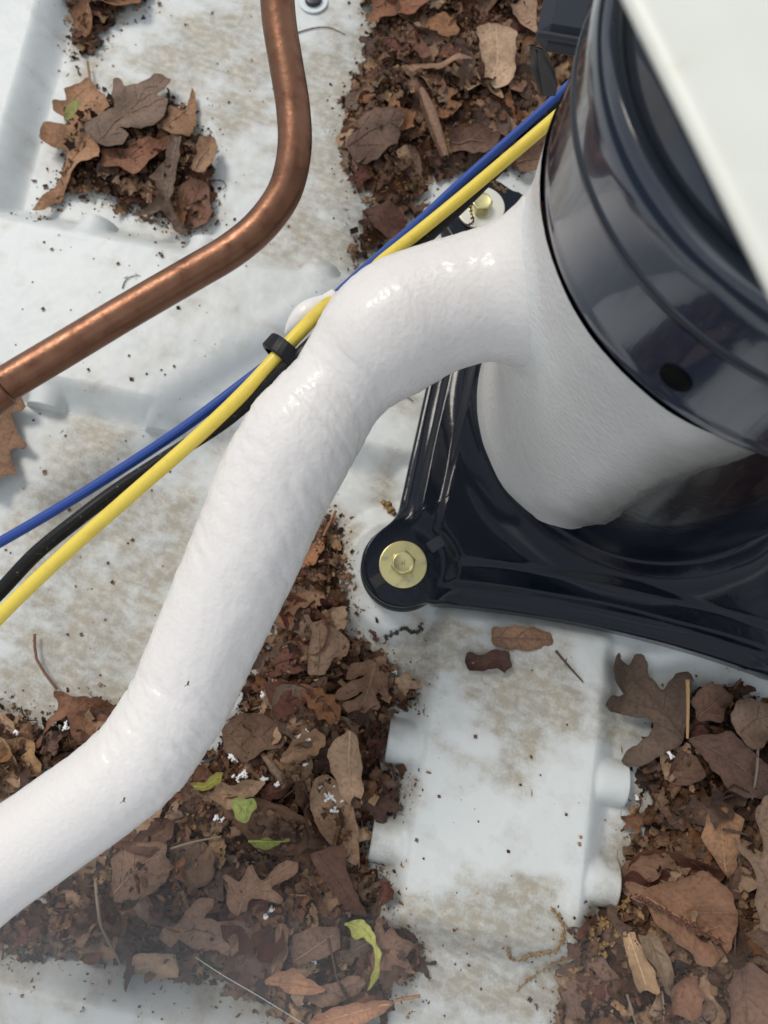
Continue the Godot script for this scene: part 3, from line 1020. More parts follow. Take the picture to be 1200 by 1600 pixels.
func beside(p: Vector2) -> Array:      # the landmark nearest to a place
	var best: Array = marks[0]
	for m in marks:
		if p.distance_squared_to(m[0]) < p.distance_squared_to(best[0]):
			best = m
	return best

func scatter_scraps(group: String, poly: PackedVector2Array, count: int, small: float, large: float, seeded: int, lift := 0.001) -> void:
	rng.seed = seeded
	var box := Rect2(poly[0], Vector2.ZERO)
	for q in poly:
		box = box.expand(q)
	var got := 0
	var tries := 0
	while got < count and tries < count * 12:
		tries += 1
		var p := box.position + box.size * Vector2(rng.randf(), rng.randf())
		var d := edge_distance(p, poly)
		if not Geometry2D.is_point_in_polygon(p, poly) or d < 0.004:
			continue
		got += 1
		var s := minf(lerpf(small, large, rng.randf()), d * 2.6 + 0.006)
		var near := beside(p)
		var tone := rng.randi() % 9
		for k in 9:
			if not near[2].has(tone):
				break
			tone = (tone + 1) % 9
		near[2][tone] = true
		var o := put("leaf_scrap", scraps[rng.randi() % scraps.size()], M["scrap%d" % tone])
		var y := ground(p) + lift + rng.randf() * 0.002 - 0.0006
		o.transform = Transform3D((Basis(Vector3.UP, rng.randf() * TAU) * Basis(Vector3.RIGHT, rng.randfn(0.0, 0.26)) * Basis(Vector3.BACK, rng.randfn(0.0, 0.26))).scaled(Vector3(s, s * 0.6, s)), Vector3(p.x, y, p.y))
		tag(o, "torn %s leaf scrap lying by %s" % [TONES[tone], near[1]], "leaf scrap", group)

func drift_leaves(poly: PackedVector2Array, count: int, seeded: int) -> void:      # whole oak leaves lying about in a drift
	var r := RandomNumberGenerator.new()
	r.seed = seeded
	var box := Rect2(poly[0], Vector2.ZERO)
	for q in poly:
		box = box.expand(q)
	var tints := [Color(0.15, 0.092, 0.064), Color(0.105, 0.062, 0.046), Color(0.20, 0.13, 0.09), Color(0.075, 0.05, 0.04), Color(0.25, 0.17, 0.115), Color(0.185, 0.095, 0.052), Color(0.30, 0.215, 0.15), Color(0.145, 0.105, 0.082), Color(0.10, 0.045, 0.034)]
	var got := 0
	for tries in count * 30:
		if got >= count:
			break
		var p := box.position + box.size * Vector2(r.randf(), r.randf())
		if not Geometry2D.is_point_in_polygon(p, poly) or edge_distance(p, poly) < 0.010:
			continue
		got += 1
		var length := r.randf_range(0.022, 0.042)
		var dir := Vector2.RIGHT.rotated(r.randf() * TAU)
		var bend := r.randf_range(-0.25, 0.25)
		var lobes := r.randi_range(2, 4)
		var wide := length * r.randf_range(0.26, 0.36)
		var deep := r.randf_range(0.35, 0.75)
		var kind := r.randi() % 3
		var left := []
		var right := []
		var mid := []
		var n := 22
		for i in n + 1:
			var t := float(i) / n
			var m := p + dir.rotated(bend * (t - 0.5)) * length * (t - 0.5)
			if i % 5 == 0:
				mid.append(m.x * 1000.0)
				mid.append(m.y * 1000.0)
			for sd in [-1.0, 1.0]:
				var wave := 0.5 - 0.5 * cos(TAU * (t * lobes + (0.18 if sd > 0.0 else 0.0)))
				var w := wide * pow(sin(PI * clampf(t, 0.02, 0.98)), 0.6) * (1.0 - deep * (1.0 - wave) if kind < 2 else 0.85) * (0.6 + 0.55 * t) * r.randf_range(0.88, 1.1)
				var q: Vector2 = m + dir.orthogonal() * sd * w + dir * w * 0.30
				(left if sd < 0.0 else right).append(q)
		right.reverse()
		var flat := []
		for q in left + right:
			flat.append(q.x * 1000.0)
			flat.append(q.y * 1000.0)
		var near := beside(p)
		var tone := r.randi() % 9
		for k in 9:
			if not near[2].has("oak%d" % tone):
				break
			tone = (tone + 1) % 9
		near[2]["oak%d" % tone] = true
		var o := leaf("oak_leaf" if kind < 2 else "oval_leaf", "whole %s %s lying by %s" % [TONES[tone], "lobed leaf" if kind < 2 else "oval leaf", near[1]], tints[tone], r.randf_range(0.6, 2.4), r.randf_range(1.5, 4.2) * (1.0 if r.randf() < 0.75 else -1.0), flat, mid)
		o.set_meta("group", "whole leaves lying in the drifts")

func on_ground(flat: Array, lift: float) -> Array:     # millimetre pairs to points just above whatever lies there
	var out := []
	for q in poly_of(flat):
		out.append(Vector3(q.x, ground(q) + lift, q.y))
	return out

# ------------------------------------------------------------------ the scene
func _ready() -> void:
	fine = noise_of(FastNoiseLite.TYPE_SIMPLEX_SMOOTH, 0.01, 7, 4)
	coarse = noise_of(FastNoiseLite.TYPE_SIMPLEX_SMOOTH, 0.01, 17, 2)
	# camera, held above the open unit and tipped a little
	var cam := Camera3D.new()
	cam.name = "camera"
	cam.position = Vector3(0, 0.3708, 0)
	cam.rotation_degrees = Vector3(-76, 0, 0)
	cam.fov = 67.38
	cam.near = 0.02
	cam.far = 20.0
	var lens := CameraAttributesPhysical.new()
	lens.frustum_focal_length = 18.0
	lens.frustum_focus_distance = 0.29
	lens.frustum_near = 0.02
	lens.frustum_far = 20.0
	lens.exposure_aperture = 9.0
	cam.attributes = lens
	add_child(cam)
	# sky: bright overcast
	var env := Environment.new()
	env.background_mode = Environment.BG_SKY
	var sky := Sky.new()
	var sm := ProceduralSkyMaterial.new()
	sm.sky_top_color = Color(0.66, 0.69, 0.73)
	sm.sky_horizon_color = Color(0.72, 0.735, 0.755)
	sm.sky_curve = 0.25
	sm.ground_bottom_color = Color(0.25, 0.23, 0.2)
	sm.ground_horizon_color = Color(0.5, 0.5, 0.5)
	sm.sky_energy_multiplier = 1.0
	sm.sky_cover = noise_texture(noise_of(FastNoiseLite.TYPE_SIMPLEX_SMOOTH, 0.008, 101, 5), 512, false, 1.0, ramp([[0.0, Color(0, 0, 0)], [0.38, Color(0.05, 0.05, 0.05)], [0.72, Color(0.75, 0.75, 0.75)], [1.0, Color(1, 1, 1)]]))
	sm.sky_cover_modulate = Color(0.92, 0.91, 0.89)
	sky.sky_material = sm
	env.sky = sky
	env.tonemap_mode = Environment.TONE_MAPPER_LINEAR
	env.tonemap_exposure = 1.36
	env.volumetric_fog_enabled = true
	env.volumetric_fog_density = 0.0
	env.sdfgi_enabled = true
	env.ssao_enabled = true
	env.ssil_enabled = true
	var we := WorldEnvironment.new()
	we.name = "daylight"
	we.environment = env
	add_child(we)
	var sun := DirectionalLight3D.new()
	sun.name = "veiled_sun"
	sun.light_energy = 0.42
	sun.light_color = Color(1.0, 0.97, 0.93)
	sun.light_angular_distance = 19.0
	sun.shadow_enabled = true
	sun.look_at_from_position(Vector3(-0.5, 1.0, -0.62), Vector3.ZERO)
	add_child(sun)

	lay_out_heaps()
	make_materials()
	build_pan()
	build_heaps()
	build_compressor()
	build_pipes_and_wires()
	build_cover_panel()
	build_leaves()
	build_small_things()

func build_pan() -> void:
	var mb := MB.new()
	var area := Rect2(-0.30, -0.52, 0.62, 0.6935)
	var xs := []
	var zs := []
	for k in range(-8, 452):      # close-set rows where the lens looks, wide ones out to the pan's far edges
		var over := -k if k < 0 else maxi(k - 443, 0)
		xs.append(clampf(k / 443.0, 0.0, 1.0) + (0.004 * over * over) * signf(k - 1.0))
	for k in range(-8, 504):
		var over := -k if k < 0 else maxi(k - 495, 0)
		zs.append(clampf(k / 495.0, 0.0, 1.0) + (0.004 * over * over) * signf(k - 1.0))
	var nx := xs.size()
	var nz := zs.size()
	for j in nz:
		for i in nx:
			var t := Vector2(xs[i], zs[j])
			var p := area.position + area.size * t
			mb.add(Vector3(p.x, pan_height(p), p.y), t)
	for j in nz - 1:
		for i in nx - 1:
			var a := j * nx + i
			mb.quad(a, a + nx, a + nx + 1, a + 1)
	var pan := put("ground", mb.done(), M.pan)
	tag(pan, "white moulded base pan of the unit with raised ribs and dirt stains", "base pan", "", "structure")
	# hollow half-round bosses along the ribs' feet
	var nb := Vector2(RIB_B.y, -RIB_B.x)
	var na := Vector2(-RIB_A.y, RIB_A.x)
	for t in [0.016, 0.0583]:
		boss(pan, RIB_B * t + nb * 0.0593, -nb)
	for t in [0.0166, 0.059]:
		boss(pan, RIB_B * t + nb * 0.0593, nb)
	for t in [-0.2010, -0.1380, -0.075]:
		boss(pan, RIB_A * t - na * 0.1605, na)
	for t in [-0.2075, -0.1460, -0.0825]:
		boss(pan, RIB_A * t - na * 0.1605, -na)

func boss(pan: Node3D, from: Vector2, out: Vector2) -> void:
	# from: the rib's middle; the boss lies across its foot, a half cylinder that runs into the slope, with a sheer outer end
	var mb := MB.new()
	var side := Vector2(-out.y, out.x)
	var cols := 41
	var us := []
	for i in 34:
		us.append(lerpf(0.0335, 0.0546, i / 33.0))
	us.append(0.0550)
	us.append(0.0551)
	var area := Rect2(-0.30, -0.52, 0.62, 0.6935)
	for i in us.size():
		for j in cols:
			var v := lerpf(-0.0175, 0.0175, float(j) / (cols - 1))
			var p: Vector2 = from + out * us[i] + side * v
			var ground_h := pan_height(p)
			var x := absf(v) / 0.0103
			var b := 0.0112 * sqrt(maxf(1.0 - x * x, 0.0)) - 0.03 * maxf(x - 1.0, 0.0)
			b -= 0.0013 * smooth01(0.040, 0.055, us[i]) + 0.006 * (1.0 - smooth01(0.0335, 0.0425, us[i]))
			if i == us.size() - 2:
				b -= 0.0006
			var k := 0.0035
			var m := clampf(0.5 + 0.5 * (b - ground_h) / k, 0.0, 1.0)
			var h := lerpf(ground_h, b, m) + k * m * (1.0 - m)
			var away := minf(minf(float(j), cols - 1.0 - j) / 6.0, i / 6.0)
			h = lerpf(ground_h - 0.0002, h + 0.00008, clampf(away, 0.0, 1.0))
			if i == us.size() - 1:
				h = -0.001
			mb.add(Vector3(p.x, h, p.y), (p - area.position) / area.size)
	for i in us.size() - 1:
		for j in cols - 1:
			mb.quad(i * cols + j, i * cols + j + 1, (i + 1) * cols + j + 1, (i + 1) * cols + j)
	put("boss", mb.done(), M.pan, pan)

func lay_out_heaps() -> void:
	var pipe_side := poly_of([-45.4, -66.6, -30.3, -92.5, -20.6, -82.7, -17.2, -60.3, -17, -41.6, -7.6, -26.4, 12.1, -11.5, 16.5, 0.2, 3.6, 6, 2.1, 24.6, 8.8, 28.8, 6.4, 46.7, -4.3, 50.8, -5.7, 64.2, 1.4, 69.6, 4.2, 82.6, -2.8, 89.1, 11.2, 95.5, 15.3, 105.6, 13.8, 115.6, 0, 123, -10.9, 132.7, -35.4, 135.1, -55, 123, -74.6, 116.8, -99.7, 113.1, -114, 108.1, -139, 108.1, -167.1, 105.6, -185.2, 95.5, -142.1, 77.4, -118.3, 56.2, -99.2, 39.9, -79.8, 20.3, -63.3, -8.5, -55.3, -35.5])
	var right_side := poly_of([113.4, 26, 118.5, 17.5, 131.4, 6, 144.3, -4.1, 162.7, -7.1, 188.5, 3.1, 202.9, 28.8, 186.4, 147, 75.7, 147, 73.7, 132.7, 74.1, 115.6, 80.8, 105.6, 78.6, 95.5, 93.1, 87.8, 104.6, 85.2, 107.3, 68.2, 111.1, 56.2, 113.9, 45.4, 117.3, 32.9])
	var upper := poly_of([-15.4, -421.6, -3.9, -426.4, 104.2, -426.4, 111.8, -361.3, 109.1, -317.4, 78.7, -287.9, 57.3, -287.9, 35.8, -287.9, 21.3, -271.5, 14, -247.4, -3.5, -235.6, -15.6, -231.7, -17.5, -247.4, -8.8, -267.4, -21.4, -283.8, -25.3, -304.7, -20.1, -326, -25.8, -343.5, -14.8, -352.4, -7.5, -379.5])
	var corner := poly_of([-190.8, -265.4, -183, -275.6, -176.2, -296.3, -178.3, -317.4, -165.3, -334.7, -132.5, -339.1, -113.6, -330.4, -105.5, -317.4, -97.3, -300.4, -96.2, -279.7, -93.3, -259.4, -105, -249.4, -121.1, -253.4, -135.6, -259.4, -154.1, -269.5, -170.2, -271.5])
	var strip := poly_of([-190.5, -421.6, -138.5, -421.6, -142.9, -402.7, -155.8, -398, -168.9, -374.9, -175.6, -365.8, -183.9, -374.9, -183.4, -388.7])
	var behind := poly_of([-197.5, 3.1, -174, -1.2, -165.7, 6, -157.6, 11.8, -146.7, 1.7, -134.6, 3.1, -119.7, 3.1, -124.4, 17.5, -147, 28.8, -166.3, 39.9, -190.8, 53.5])
	heaps = [[pipe_side, 0.0105], [right_side, 0.0125], [upper, 0.010], [corner, 0.0055], [strip, 0.005], [behind, 0.006]]
func build_heaps() -> void:
	var where := ["below the frosted pipe", "beside the slotted rib under the bolted foot's outer edge", "between the copper tube and the compressor", "in the pan corner under the large oak leaf", "along the pan's rim above the oak leaf pile", "behind the lower bend of the frosted pipe"]
	var counts := [6000, 2400, 3600, 1600, 900, 1100]
	make_scraps()
	for i in heaps.size():
		var inner := Geometry2D.offset_polygon(heaps[i][0], -0.0035)
		leaf_mould("dark packed leaf mould " + where[i], inner[0])
		scatter("leaf_crumbs", "brown leaf crumbs strewn " + where[i], heaps[i][0], counts[i], 0.0012, 0.0052, 900 + i)
	# thin sprinkling outside the drifts
	scatter("dirt_crumbs", "sparse brown specks scattered over the bare white pan", poly_of([-205.2, -398, -15.2, -398, 13.9, -235.6, -13, -126, -12.2, -29.4, 91.7, -29.4, 116.5, 42.6, 81.9, 132.7, -163.8, 132.7, -195.1, -126, -191.9, -275.6]), 620, 0.0006, 0.0024, 77, true)
	for m in [
		[[-143.9, -317.4], "the big grey-brown oak leaf"], [[-113.2, -259.9], "the dark narrow oak leaf"], [[-184.5, -275.9], "the light brown stalked oak leaf"], [[-146.9, -267.8], "the pan boss at the corner pile"],
		[[-154.3, -399.5], "the pan's sloping rim, in its litter strip"], [[-174.1, -369.8], "the end of the rim's litter strip"],
		[[9.3, -391.7], "the straight-edged red-brown leaf"], [[20.1, -360.1], "the folded leaf leaning on the drift"], [[65.6, -351.3], "the pale speckled tan leaf"], [[44.4, -380.3], "the orange-brown leaf flap"], [[-14.5, -344.8], "the upper drift's ragged margin"],
		[[28.5, -314.8], "the loosely rolled tan leaf"], [[-5.3, -302.2], "the broad purple-brown leaf"], [[49.5, -298.9], "the dusky leaf above the blue wire"], [[1.7, -247.9], "the drift's narrow end by the wires"], [[91.8, -296], "the black shell and yellow wire"], [[7, -273.6], "the bare patch short of the wires"], [[78.7, -319], "the blue wire's far end"], [[14.5, -340.4], "the thin leaf strip on edge"],
		[[-33.8, -69.9], "the small orange-brown stalked leaf"], [[-30.3, -46.8], "the narrow crumbs along the frosted pipe"], [[-25.4, -24.4], "the grey-tan angular leaf"], [[-8.8, -6.9], "the domed oak leaf with slits"], [[-47, -2.6], "the dark maroon leaf"], [[-15.8, 26.8], "the pale tapering speckled leaf"], [[-50.3, 29.5], "the tightly rolled pale leaf"], [[-63.9, 14.3], "the rough brown leaf"], [[0, 36.3], "the rib's two left bosses"],
		[[-77.4, 33.6], "the curled green leaf"], [[-59.7, 44.4], "the bright green crumpled leaf"], [[-49.3, 58.2], "the narrow olive-green leaf"], [[-103.5, 68.1], "the large dusty brown leaf"], [[-79.9, 64.2], "the wide half-covered dusty leaf"], [[-54.2, 75.8], "the star-shaped oak leaf"], [[-79.6, 93.4], "the faded deep-lobed oak leaf"], [[-96.5, 107], "the pale tan squarish leaf"], [[-36.6, 110.7], "the orange-tinged leaf"], [[-10.7, 125.1], "the long orange-brown stalked leaf"], [[2.7, 102.1], "the yellow-green twisted leaf"], [[-18.1, 73.2], "the long dark leaf slab"], [[-27.4, 97.2], "the upright oak lobe"], [[-147.7, 98.4], "the webbed corner under the frosted pipe"], [[-124, 88.4], "the grey withered stem"],
		[[-137.3, 5.9], "the cleft stalked leaf"], [[-161.4, 25.4], "the tan leaf behind the frosted pipe"], [[-172, 8.7], "the crumbs at the photo's edge"],
		[[120, 3.1], "the big dark oak leaf"], [[149.7, -1.2], "the ragged brown leaf"], [[169.3, 7.3], "the pale wrinkled leaf"], [[155.5, 26.8], "the crumpled purple-brown leaf"], [[133.8, 28.1], "the plain brown leaf"], [[119.5, 44.4], "the rib's upper right boss"], [[128.1, 88.4], "the large round leaf"], [[166.7, 65.5], "the smooth hooked leaf"], [[143.7, 57.6], "the curled amber-lit leaf"], [[114.9, 65.5], "the rib's lower right boss"], [[85.1, 93.4], "the spiky red-brown leaf"], [[106.3, 103.3], "the bright tan chewed leaf"], [[83.6, 117.9], "the broad dull corner leaf"], [[121.5, 115.5], "the cinnamon leaf"], [[158.6, 98.4], "the rusty catkin"], [[148, 120.3], "the long folded leaf"], [[104.6, 125.1], "the grey stem in the lowest drift"], [[129.8, 127.5], "the dusty leaf at the lower edge"]]:
		marks.append([poly_of(m[0])[0], m[1], {}])
	var some := [104, 66, 72, 20, 8, 16]
	for i in heaps.size():
		drift_leaves(heaps[i][0], [34, 30, 26, 0, 2, 6][i], 60 + i)
		scatter_scraps("leaf scraps " + where[i], heaps[i][0], some[i], 0.014, 0.032, 300 + i)

func build_compressor() -> void:
	var o := thing("compressor", "glossy black compressor with frosted lower shell on a pressed base plate", "compressor", "", Vector3(AXIS.x, 0, AXIS.y))
	var shift := Vector3(-AXIS.x, 0, -AXIS.y)
	var lower := put("lower_shell", lathe([Vector2(0.055, 0.018), Vector2(0.070, 0.019), Vector2(0.0742, 0.023), Vector2(0.0750, 0.030), Vector2(0.0750, 0.1855)], 160), M.wet_enamel, o)
	lower.set_meta("label", "wet black lower shell, partly under frost")
	var upper := [Vector2(0.0744, 0.1852), Vector2(0.0765, 0.1854), Vector2(0.0780, 0.1866), Vector2(0.0785, 0.1885), Vector2(0.0783, 0.1910), Vector2(0.0778, 0.1935), Vector2(0.0777, 0.2160)]
	var us := put("upper_shell", lathe(upper, 200), M.enamel, o)
	put("weld_bead", lathe([Vector2(0.0770, 0.2158), Vector2(0.07785, 0.2164), Vector2(0.0781, 0.2171), Vector2(0.0781, 0.2180), Vector2(0.0778, 0.2188), Vector2(0.0770, 0.2194)], 200), M.weld, o)
	var cap := [Vector2(0.0774, 0.2190), Vector2(0.0775, 0.2290), Vector2(0.0773, 0.2318), Vector2(0.0766, 0.2345), Vector2(0.0755, 0.2364), Vector2(0.0741, 0.2375), Vector2(0.0728, 0.2378), Vector2(0.0715, 0.2372), Vector2(0.0706, 0.2362), Vector2(0.0698, 0.2358), Vector2(0.0686, 0.2362), Vector2(0.066, 0.2385), Vector2(0.058, 0.2435), Vector2(0.045, 0.2480), Vector2(0.025, 0.2508), Vector2(0.0005, 0.2515)]
	put("dome_cap", lathe(cap, 200), M.enamel, o)
	# plug in the shell's side
	var a := deg_to_rad(131.9)
	var out := Vector3(cos(a), 0, sin(a))
	var plug := lathe([Vector2(0.0044, -0.002), Vector2(0.0044, 0.0005), Vector2(0.0040, 0.0009), Vector2(0.0035, 0.0005), Vector2(0.0030, 0.0003), Vector2(0.0001, 0.0002)], 36)
	var pn := put("plug", plug, M.hollow, us)
	var x := out.cross(Vector3.UP).normalized()
	pn.transform = Transform3D(Basis(x, out, x.cross(out)), out * 0.0776 + Vector3.UP * 0.1995)
	var plate := put("base_plate", base_plate(), M.wet_enamel, o)
	plate.position = shift
	var fr := put("shell_frost", frost_on_shell(), M.shell_frost, o)
	fr.position = shift
	fr.set_meta("label", "grey-white sheet of frost on the shell")
	# terminal cover at the back, with its bent bracket
	var base := Vector3(0.0514, 0.186, -0.196) + shift
	var turn := Basis(Vector3.UP, deg_to_rad(-12.0))
	var tc := put("terminal_cover", block(Vector3(0.0165, 0.010, 0.046), 0.0036, Transform3D(turn, base + turn * Vector3(0.003, -0.005, -0.0175))), M.cover, o)
	put("rim", block(Vector3(0.0170, 0.0020, 0.0022), 0.0006, Transform3D(turn, base + turn * Vector3(0.003, 0.0000, 0.0065))), M.bracket, tc)
	var mb := MB.new()
	var pts := [Vector3(0.0482, 0.172, -0.199), Vector3(0.0517, 0.172, -0.1976), Vector3(0.0599, 0.15, -0.2066), Vector3(0.0598, 0.146, -0.2056), Vector3(0.0558, 0.146, -0.2056), Vector3(0.0503, 0.16, -0.2028)]
	for k in 2:
		for q in pts:
			mb.add(q + shift - Vector3(0.002, 0.0, 0.002) * k)
	for i in range(1, 5):
		mb.tri(0, i, i + 1)
		mb.tri(6, 6 + i + 1, 6 + i)
	for i in 6:
		mb.quad(i, (i + 1) % 6, 6 + (i + 1) % 6, 6 + i)
	put("bracket", mb.done(), M.bracket, o)
	# feet: rubber mounts and bolts
	var e := (AXIS - FOOT_A).normalized()
	var mounts := [[FOOT_A, "black rubber mount under the foot below the frosted shell"], [FOOT_B, "black rubber mount under the foot behind the frosted pipe"]]
	for m in mounts:
		var at: Vector2 = m[0]
		var dir := (AXIS - at).normalized()
		var g := thing("rubber_mount", m[1], "rubber mount", "rubber mounts under the compressor", Vector3(at.x, 0, at.y))
		put("bushing", lathe(rounded_profile([Vector2(0.004, 0.0065), Vector2(0.0192, 0.0065), Vector2(0.0199, 0.012), Vector2(0.0194, 0.0192), Vector2(0.004, 0.0192)], 0.002), 64), M.rubber, g)
		var ang := -dir.angle()
		for k in [[0.0185, 0.0090], [-0.0135, 0.0065]]:
			put("key", block(Vector3(k[1], 0.0030, 0.0056), 0.0005, Transform3D(Basis(Vector3.UP, ang), Basis(Vector3.UP, ang) * Vector3(k[0], 0.0250, 0))), M.bracket if k[0] > 0.0 else M.rubber, g)
	bolt(FOOT_A, 0.0256, "yellow zinc bolt and washer on the foot below the frosted shell", 0.25)
	bolt(FOOT_B, 0.0256, "zinc bolt with pale washer on the foot behind the frosted pipe", 0.0, true)

func build_pipes_and_wires() -> void:
	# copper discharge tube
	var c := thing("copper_tube", "bare bent copper tube crossing the pan", "copper tube")
	var keys := [Vector3(-0.1944, 0.052, -0.1187), Vector3(-0.1712, 0.052, -0.1365), Vector3(-0.1445, 0.052, -0.1552), Vector3(-0.1172, 0.052, -0.1743), Vector3(-0.089, 0.052, -0.1933), Vector3(-0.071, 0.053, -0.205), Vector3(-0.0567, 0.056, -0.2168), Vector3(-0.046, 0.061, -0.2309), Vector3(-0.0414, 0.067, -0.2479), Vector3(-0.0419, 0.072, -0.2662), Vector3(-0.045, 0.078, -0.2853), Vector3(-0.0478, 0.083, -0.3017), Vector3(-0.0488, 0.088, -0.3143), Vector3(-0.0483, 0.096, -0.3232)]
	put("tube", tube(smooth_path(keys, 10), 0.0079, 40), M.copper, c)
	var joint := [Vector3(-0.1943, 0.052, -0.1184), Vector3(-0.1815, 0.052, -0.128), Vector3(-0.1706, 0.052, -0.1368), Vector3(-0.1693, 0.052, -0.1378)]
	var jm := MB.new()
	tube_into(jm, joint, func(i): return [0.0094, 0.0094, 0.0094, 0.0082][i], 40)
	put("joint", jm.done(), M.copper, c)
	# frosted suction pipe
	var fk := pipe_keys()
	var path4 := smooth_path(fk, 14)
	var pts := []
	var rad := []
	for q in path4:
		pts.append(Vector3(q.x, q.y, q.z))
		rad.append(q.w)
	var rough := func(p: Vector3, s: float, _a: float) -> float:
		var lumps := coarse.get_noise_3dv(p * 1900.0)
		var along := p.z * 0.9 - p.x * 0.43
		var over := p.x * 0.9 + p.z * 0.43
		var ripple := fine.get_noise_3d(over * 8000.0, p.y * 8000.0, (along - over * 0.35) * 22000.0)
		var pit := fine.get_noise_3dv(p * 42000.0)
		var k := smoothstep(0.08, 0.25, s) * (1.0 - smoothstep(0.55, 0.75, s) * 0.6)
		var near := clampf(1.0 - absf(Vector2(p.x, p.z).distance_to(AXIS) - 0.0785) / 0.015, 0.0, 1.0)
		return 0.0058 * near * near + 0.0006 * lumps + (0.00070 * minf(ripple, 0.22) + 0.00010 * pit) * (0.08 + 0.92 * k)
	var f := thing("suction_pipe", "thick white frost-coated suction pipe bending down from the compressor", "pipe")
	var mb := MB.new()
	tube_into(mb, pts, func(i): return rad[i], 110, rough, 1.0, Color.WHITE, false)
	put("frost_sleeve", mb.done(), M.frost, f)
	put("tube", tube(pts.slice(0, pts.size()), 0.011, 16), M.copper, f)
	# swelling of frost round the wires
	var lump := MB.new()
	var lk := smooth_path([Vector3(-0.0353, 0.119, -0.1285), Vector3(-0.0302, 0.121, -0.1325), Vector3(-0.0247, 0.122, -0.137), Vector3(-0.0172, 0.122, -0.1421)], 8)
	tube_into(lump, lk, func(i): return 0.0046 * sin(PI * clampf((i + 0.3) / lk.size(), 0.02, 0.8)), 28, func(p, _s, _a): return 0.0004 * coarse.get_noise_3dv(p * 2500.0))
	put("frost_swelling", lump.done(), M.frost, f)
	# wires
	var yk := [Vector3(-0.1439, 0.108, -0.0113), Vector3(-0.13, 0.11, -0.0288), Vector3(-0.109, 0.1135, -0.0493), Vector3(-0.0874, 0.1175, -0.0683), Vector3(-0.0655, 0.1225, -0.0866), Vector3(-0.0478, 0.1275, -0.1023), Vector3(-0.0348, 0.131, -0.1158), Vector3(-0.0269, 0.13, -0.1261), Vector3(-0.0215, 0.125, -0.1354), Vector3(-0.0129, 0.117, -0.1481), Vector3(0, 0.111, -0.1635), Vector3(0.0148, 0.11, -0.1774), Vector3(0.0297, 0.112, -0.1898), Vector3(0.0473, 0.114, -0.2052), Vector3(0.0659, 0.118, -0.2205), Vector3(0.0819, 0.122, -0.2334)]
	tag(put("yellow_wire", tube(smooth_path(yk, 10), 0.00245, 20), M.yellow), "yellow insulated wire lying on top of the bundle", "wire", "compressor leads")
	var bk := [Vector3(-0.1531, 0.1, -0.0475), Vector3(-0.1372, 0.102, -0.0559), Vector3(-0.1144, 0.105, -0.0689), Vector3(-0.0913, 0.109, -0.0827), Vector3(-0.0703, 0.114, -0.0954), Vector3(-0.053, 0.1185, -0.1071), Vector3(-0.0358, 0.1235, -0.1191), Vector3(-0.0253, 0.124, -0.1314), Vector3(-0.014, 0.119, -0.1474), Vector3(-0.001, 0.11, -0.1663), Vector3(0.0125, 0.107, -0.1814), Vector3(0.0278, 0.107, -0.1975), Vector3(0.0459, 0.109, -0.2145), Vector3(0.0645, 0.112, -0.2312), Vector3(0.0846, 0.116, -0.2498)]
	tag(put("blue_wire", tube(smooth_path(bk, 10), 0.0019, 20), M.blue), "blue insulated wire parting from the bundle", "wire", "compressor leads")
	var kk := [Vector3(-0.1475, 0.104, -0.0223), Vector3(-0.133, 0.106, -0.0377), Vector3(-0.1213, 0.108, -0.0504), Vector3(-0.1085, 0.1095, -0.0612), Vector3(-0.0945, 0.1105, -0.0723), Vector3(-0.0763, 0.114, -0.0835), Vector3(-0.0565, 0.12, -0.0941), Vector3(-0.0427, 0.126, -0.1034), Vector3(-0.0311, 0.1315, -0.1115), Vector3(-0.0251, 0.1325, -0.1172), Vector3(-0.0197, 0.126, -0.1269), Vector3(-0.0093, 0.118, -0.1423), Vector3(0.0049, 0.109, -0.1625), Vector3(0.0181, 0.104, -0.1792), Vector3(0.0331, 0.104, -0.1948), Vector3(0.0515, 0.106, -0.2146), Vector3(0.0675, 0.11, -0.2317), Vector3(0.085, 0.114, -0.2471)]
	tag(put("black_wire", tube(smooth_path(kk, 10), 0.0026, 20), M.black), "scuffed black insulated wire under the yellow one", "wire", "compressor leads")
	# cable tie
	var mid := Vector3(-0.0335, 0.1285, -0.1155)
	var along := (Vector3(-0.0269, 0.13, -0.1261) - Vector3(-0.0478, 0.1275, -0.1023)).normalized()
	var up := (Vector3.UP - along * Vector3.UP.dot(along)).normalized()
	var side := along.cross(up)
	var tie := thing("cable_tie", "black nylon cable tie binding the wires at the frosted pipe", "cable tie")
	mb = MB.new()
	var cols := 48
	var prof := [[-0.0029, 0.0], [-0.0029, 0.0008], [-0.0025, 0.0012], [0.0025, 0.0012], [0.0029, 0.0008], [0.0029, 0.0]]
	for i in prof.size():
		for j in cols:
			var ang := TAU * j / cols
			var tooth := 0.00022 * (1.0 if j % 2 else 0.0) if i in [2, 3] else 0.0
			var r: float = 1.0 + (prof[i][1] + tooth) / 0.005
			mb.add(mid + along * prof[i][0] + side * cos(ang) * 0.0068 * r + up * sin(ang) * 0.0060 * r)
	mb.ring_grid(0, prof.size(), cols)
	put("strap", mb.done(), M.nylon, tie)
	put("lock", block(Vector3(0.0052, 0.0050, 0.0046), 0.0008, Transform3D(Basis(side, up, side.cross(up)), mid + side * 0.0062 - up * 0.0022)), M.nylon, tie)

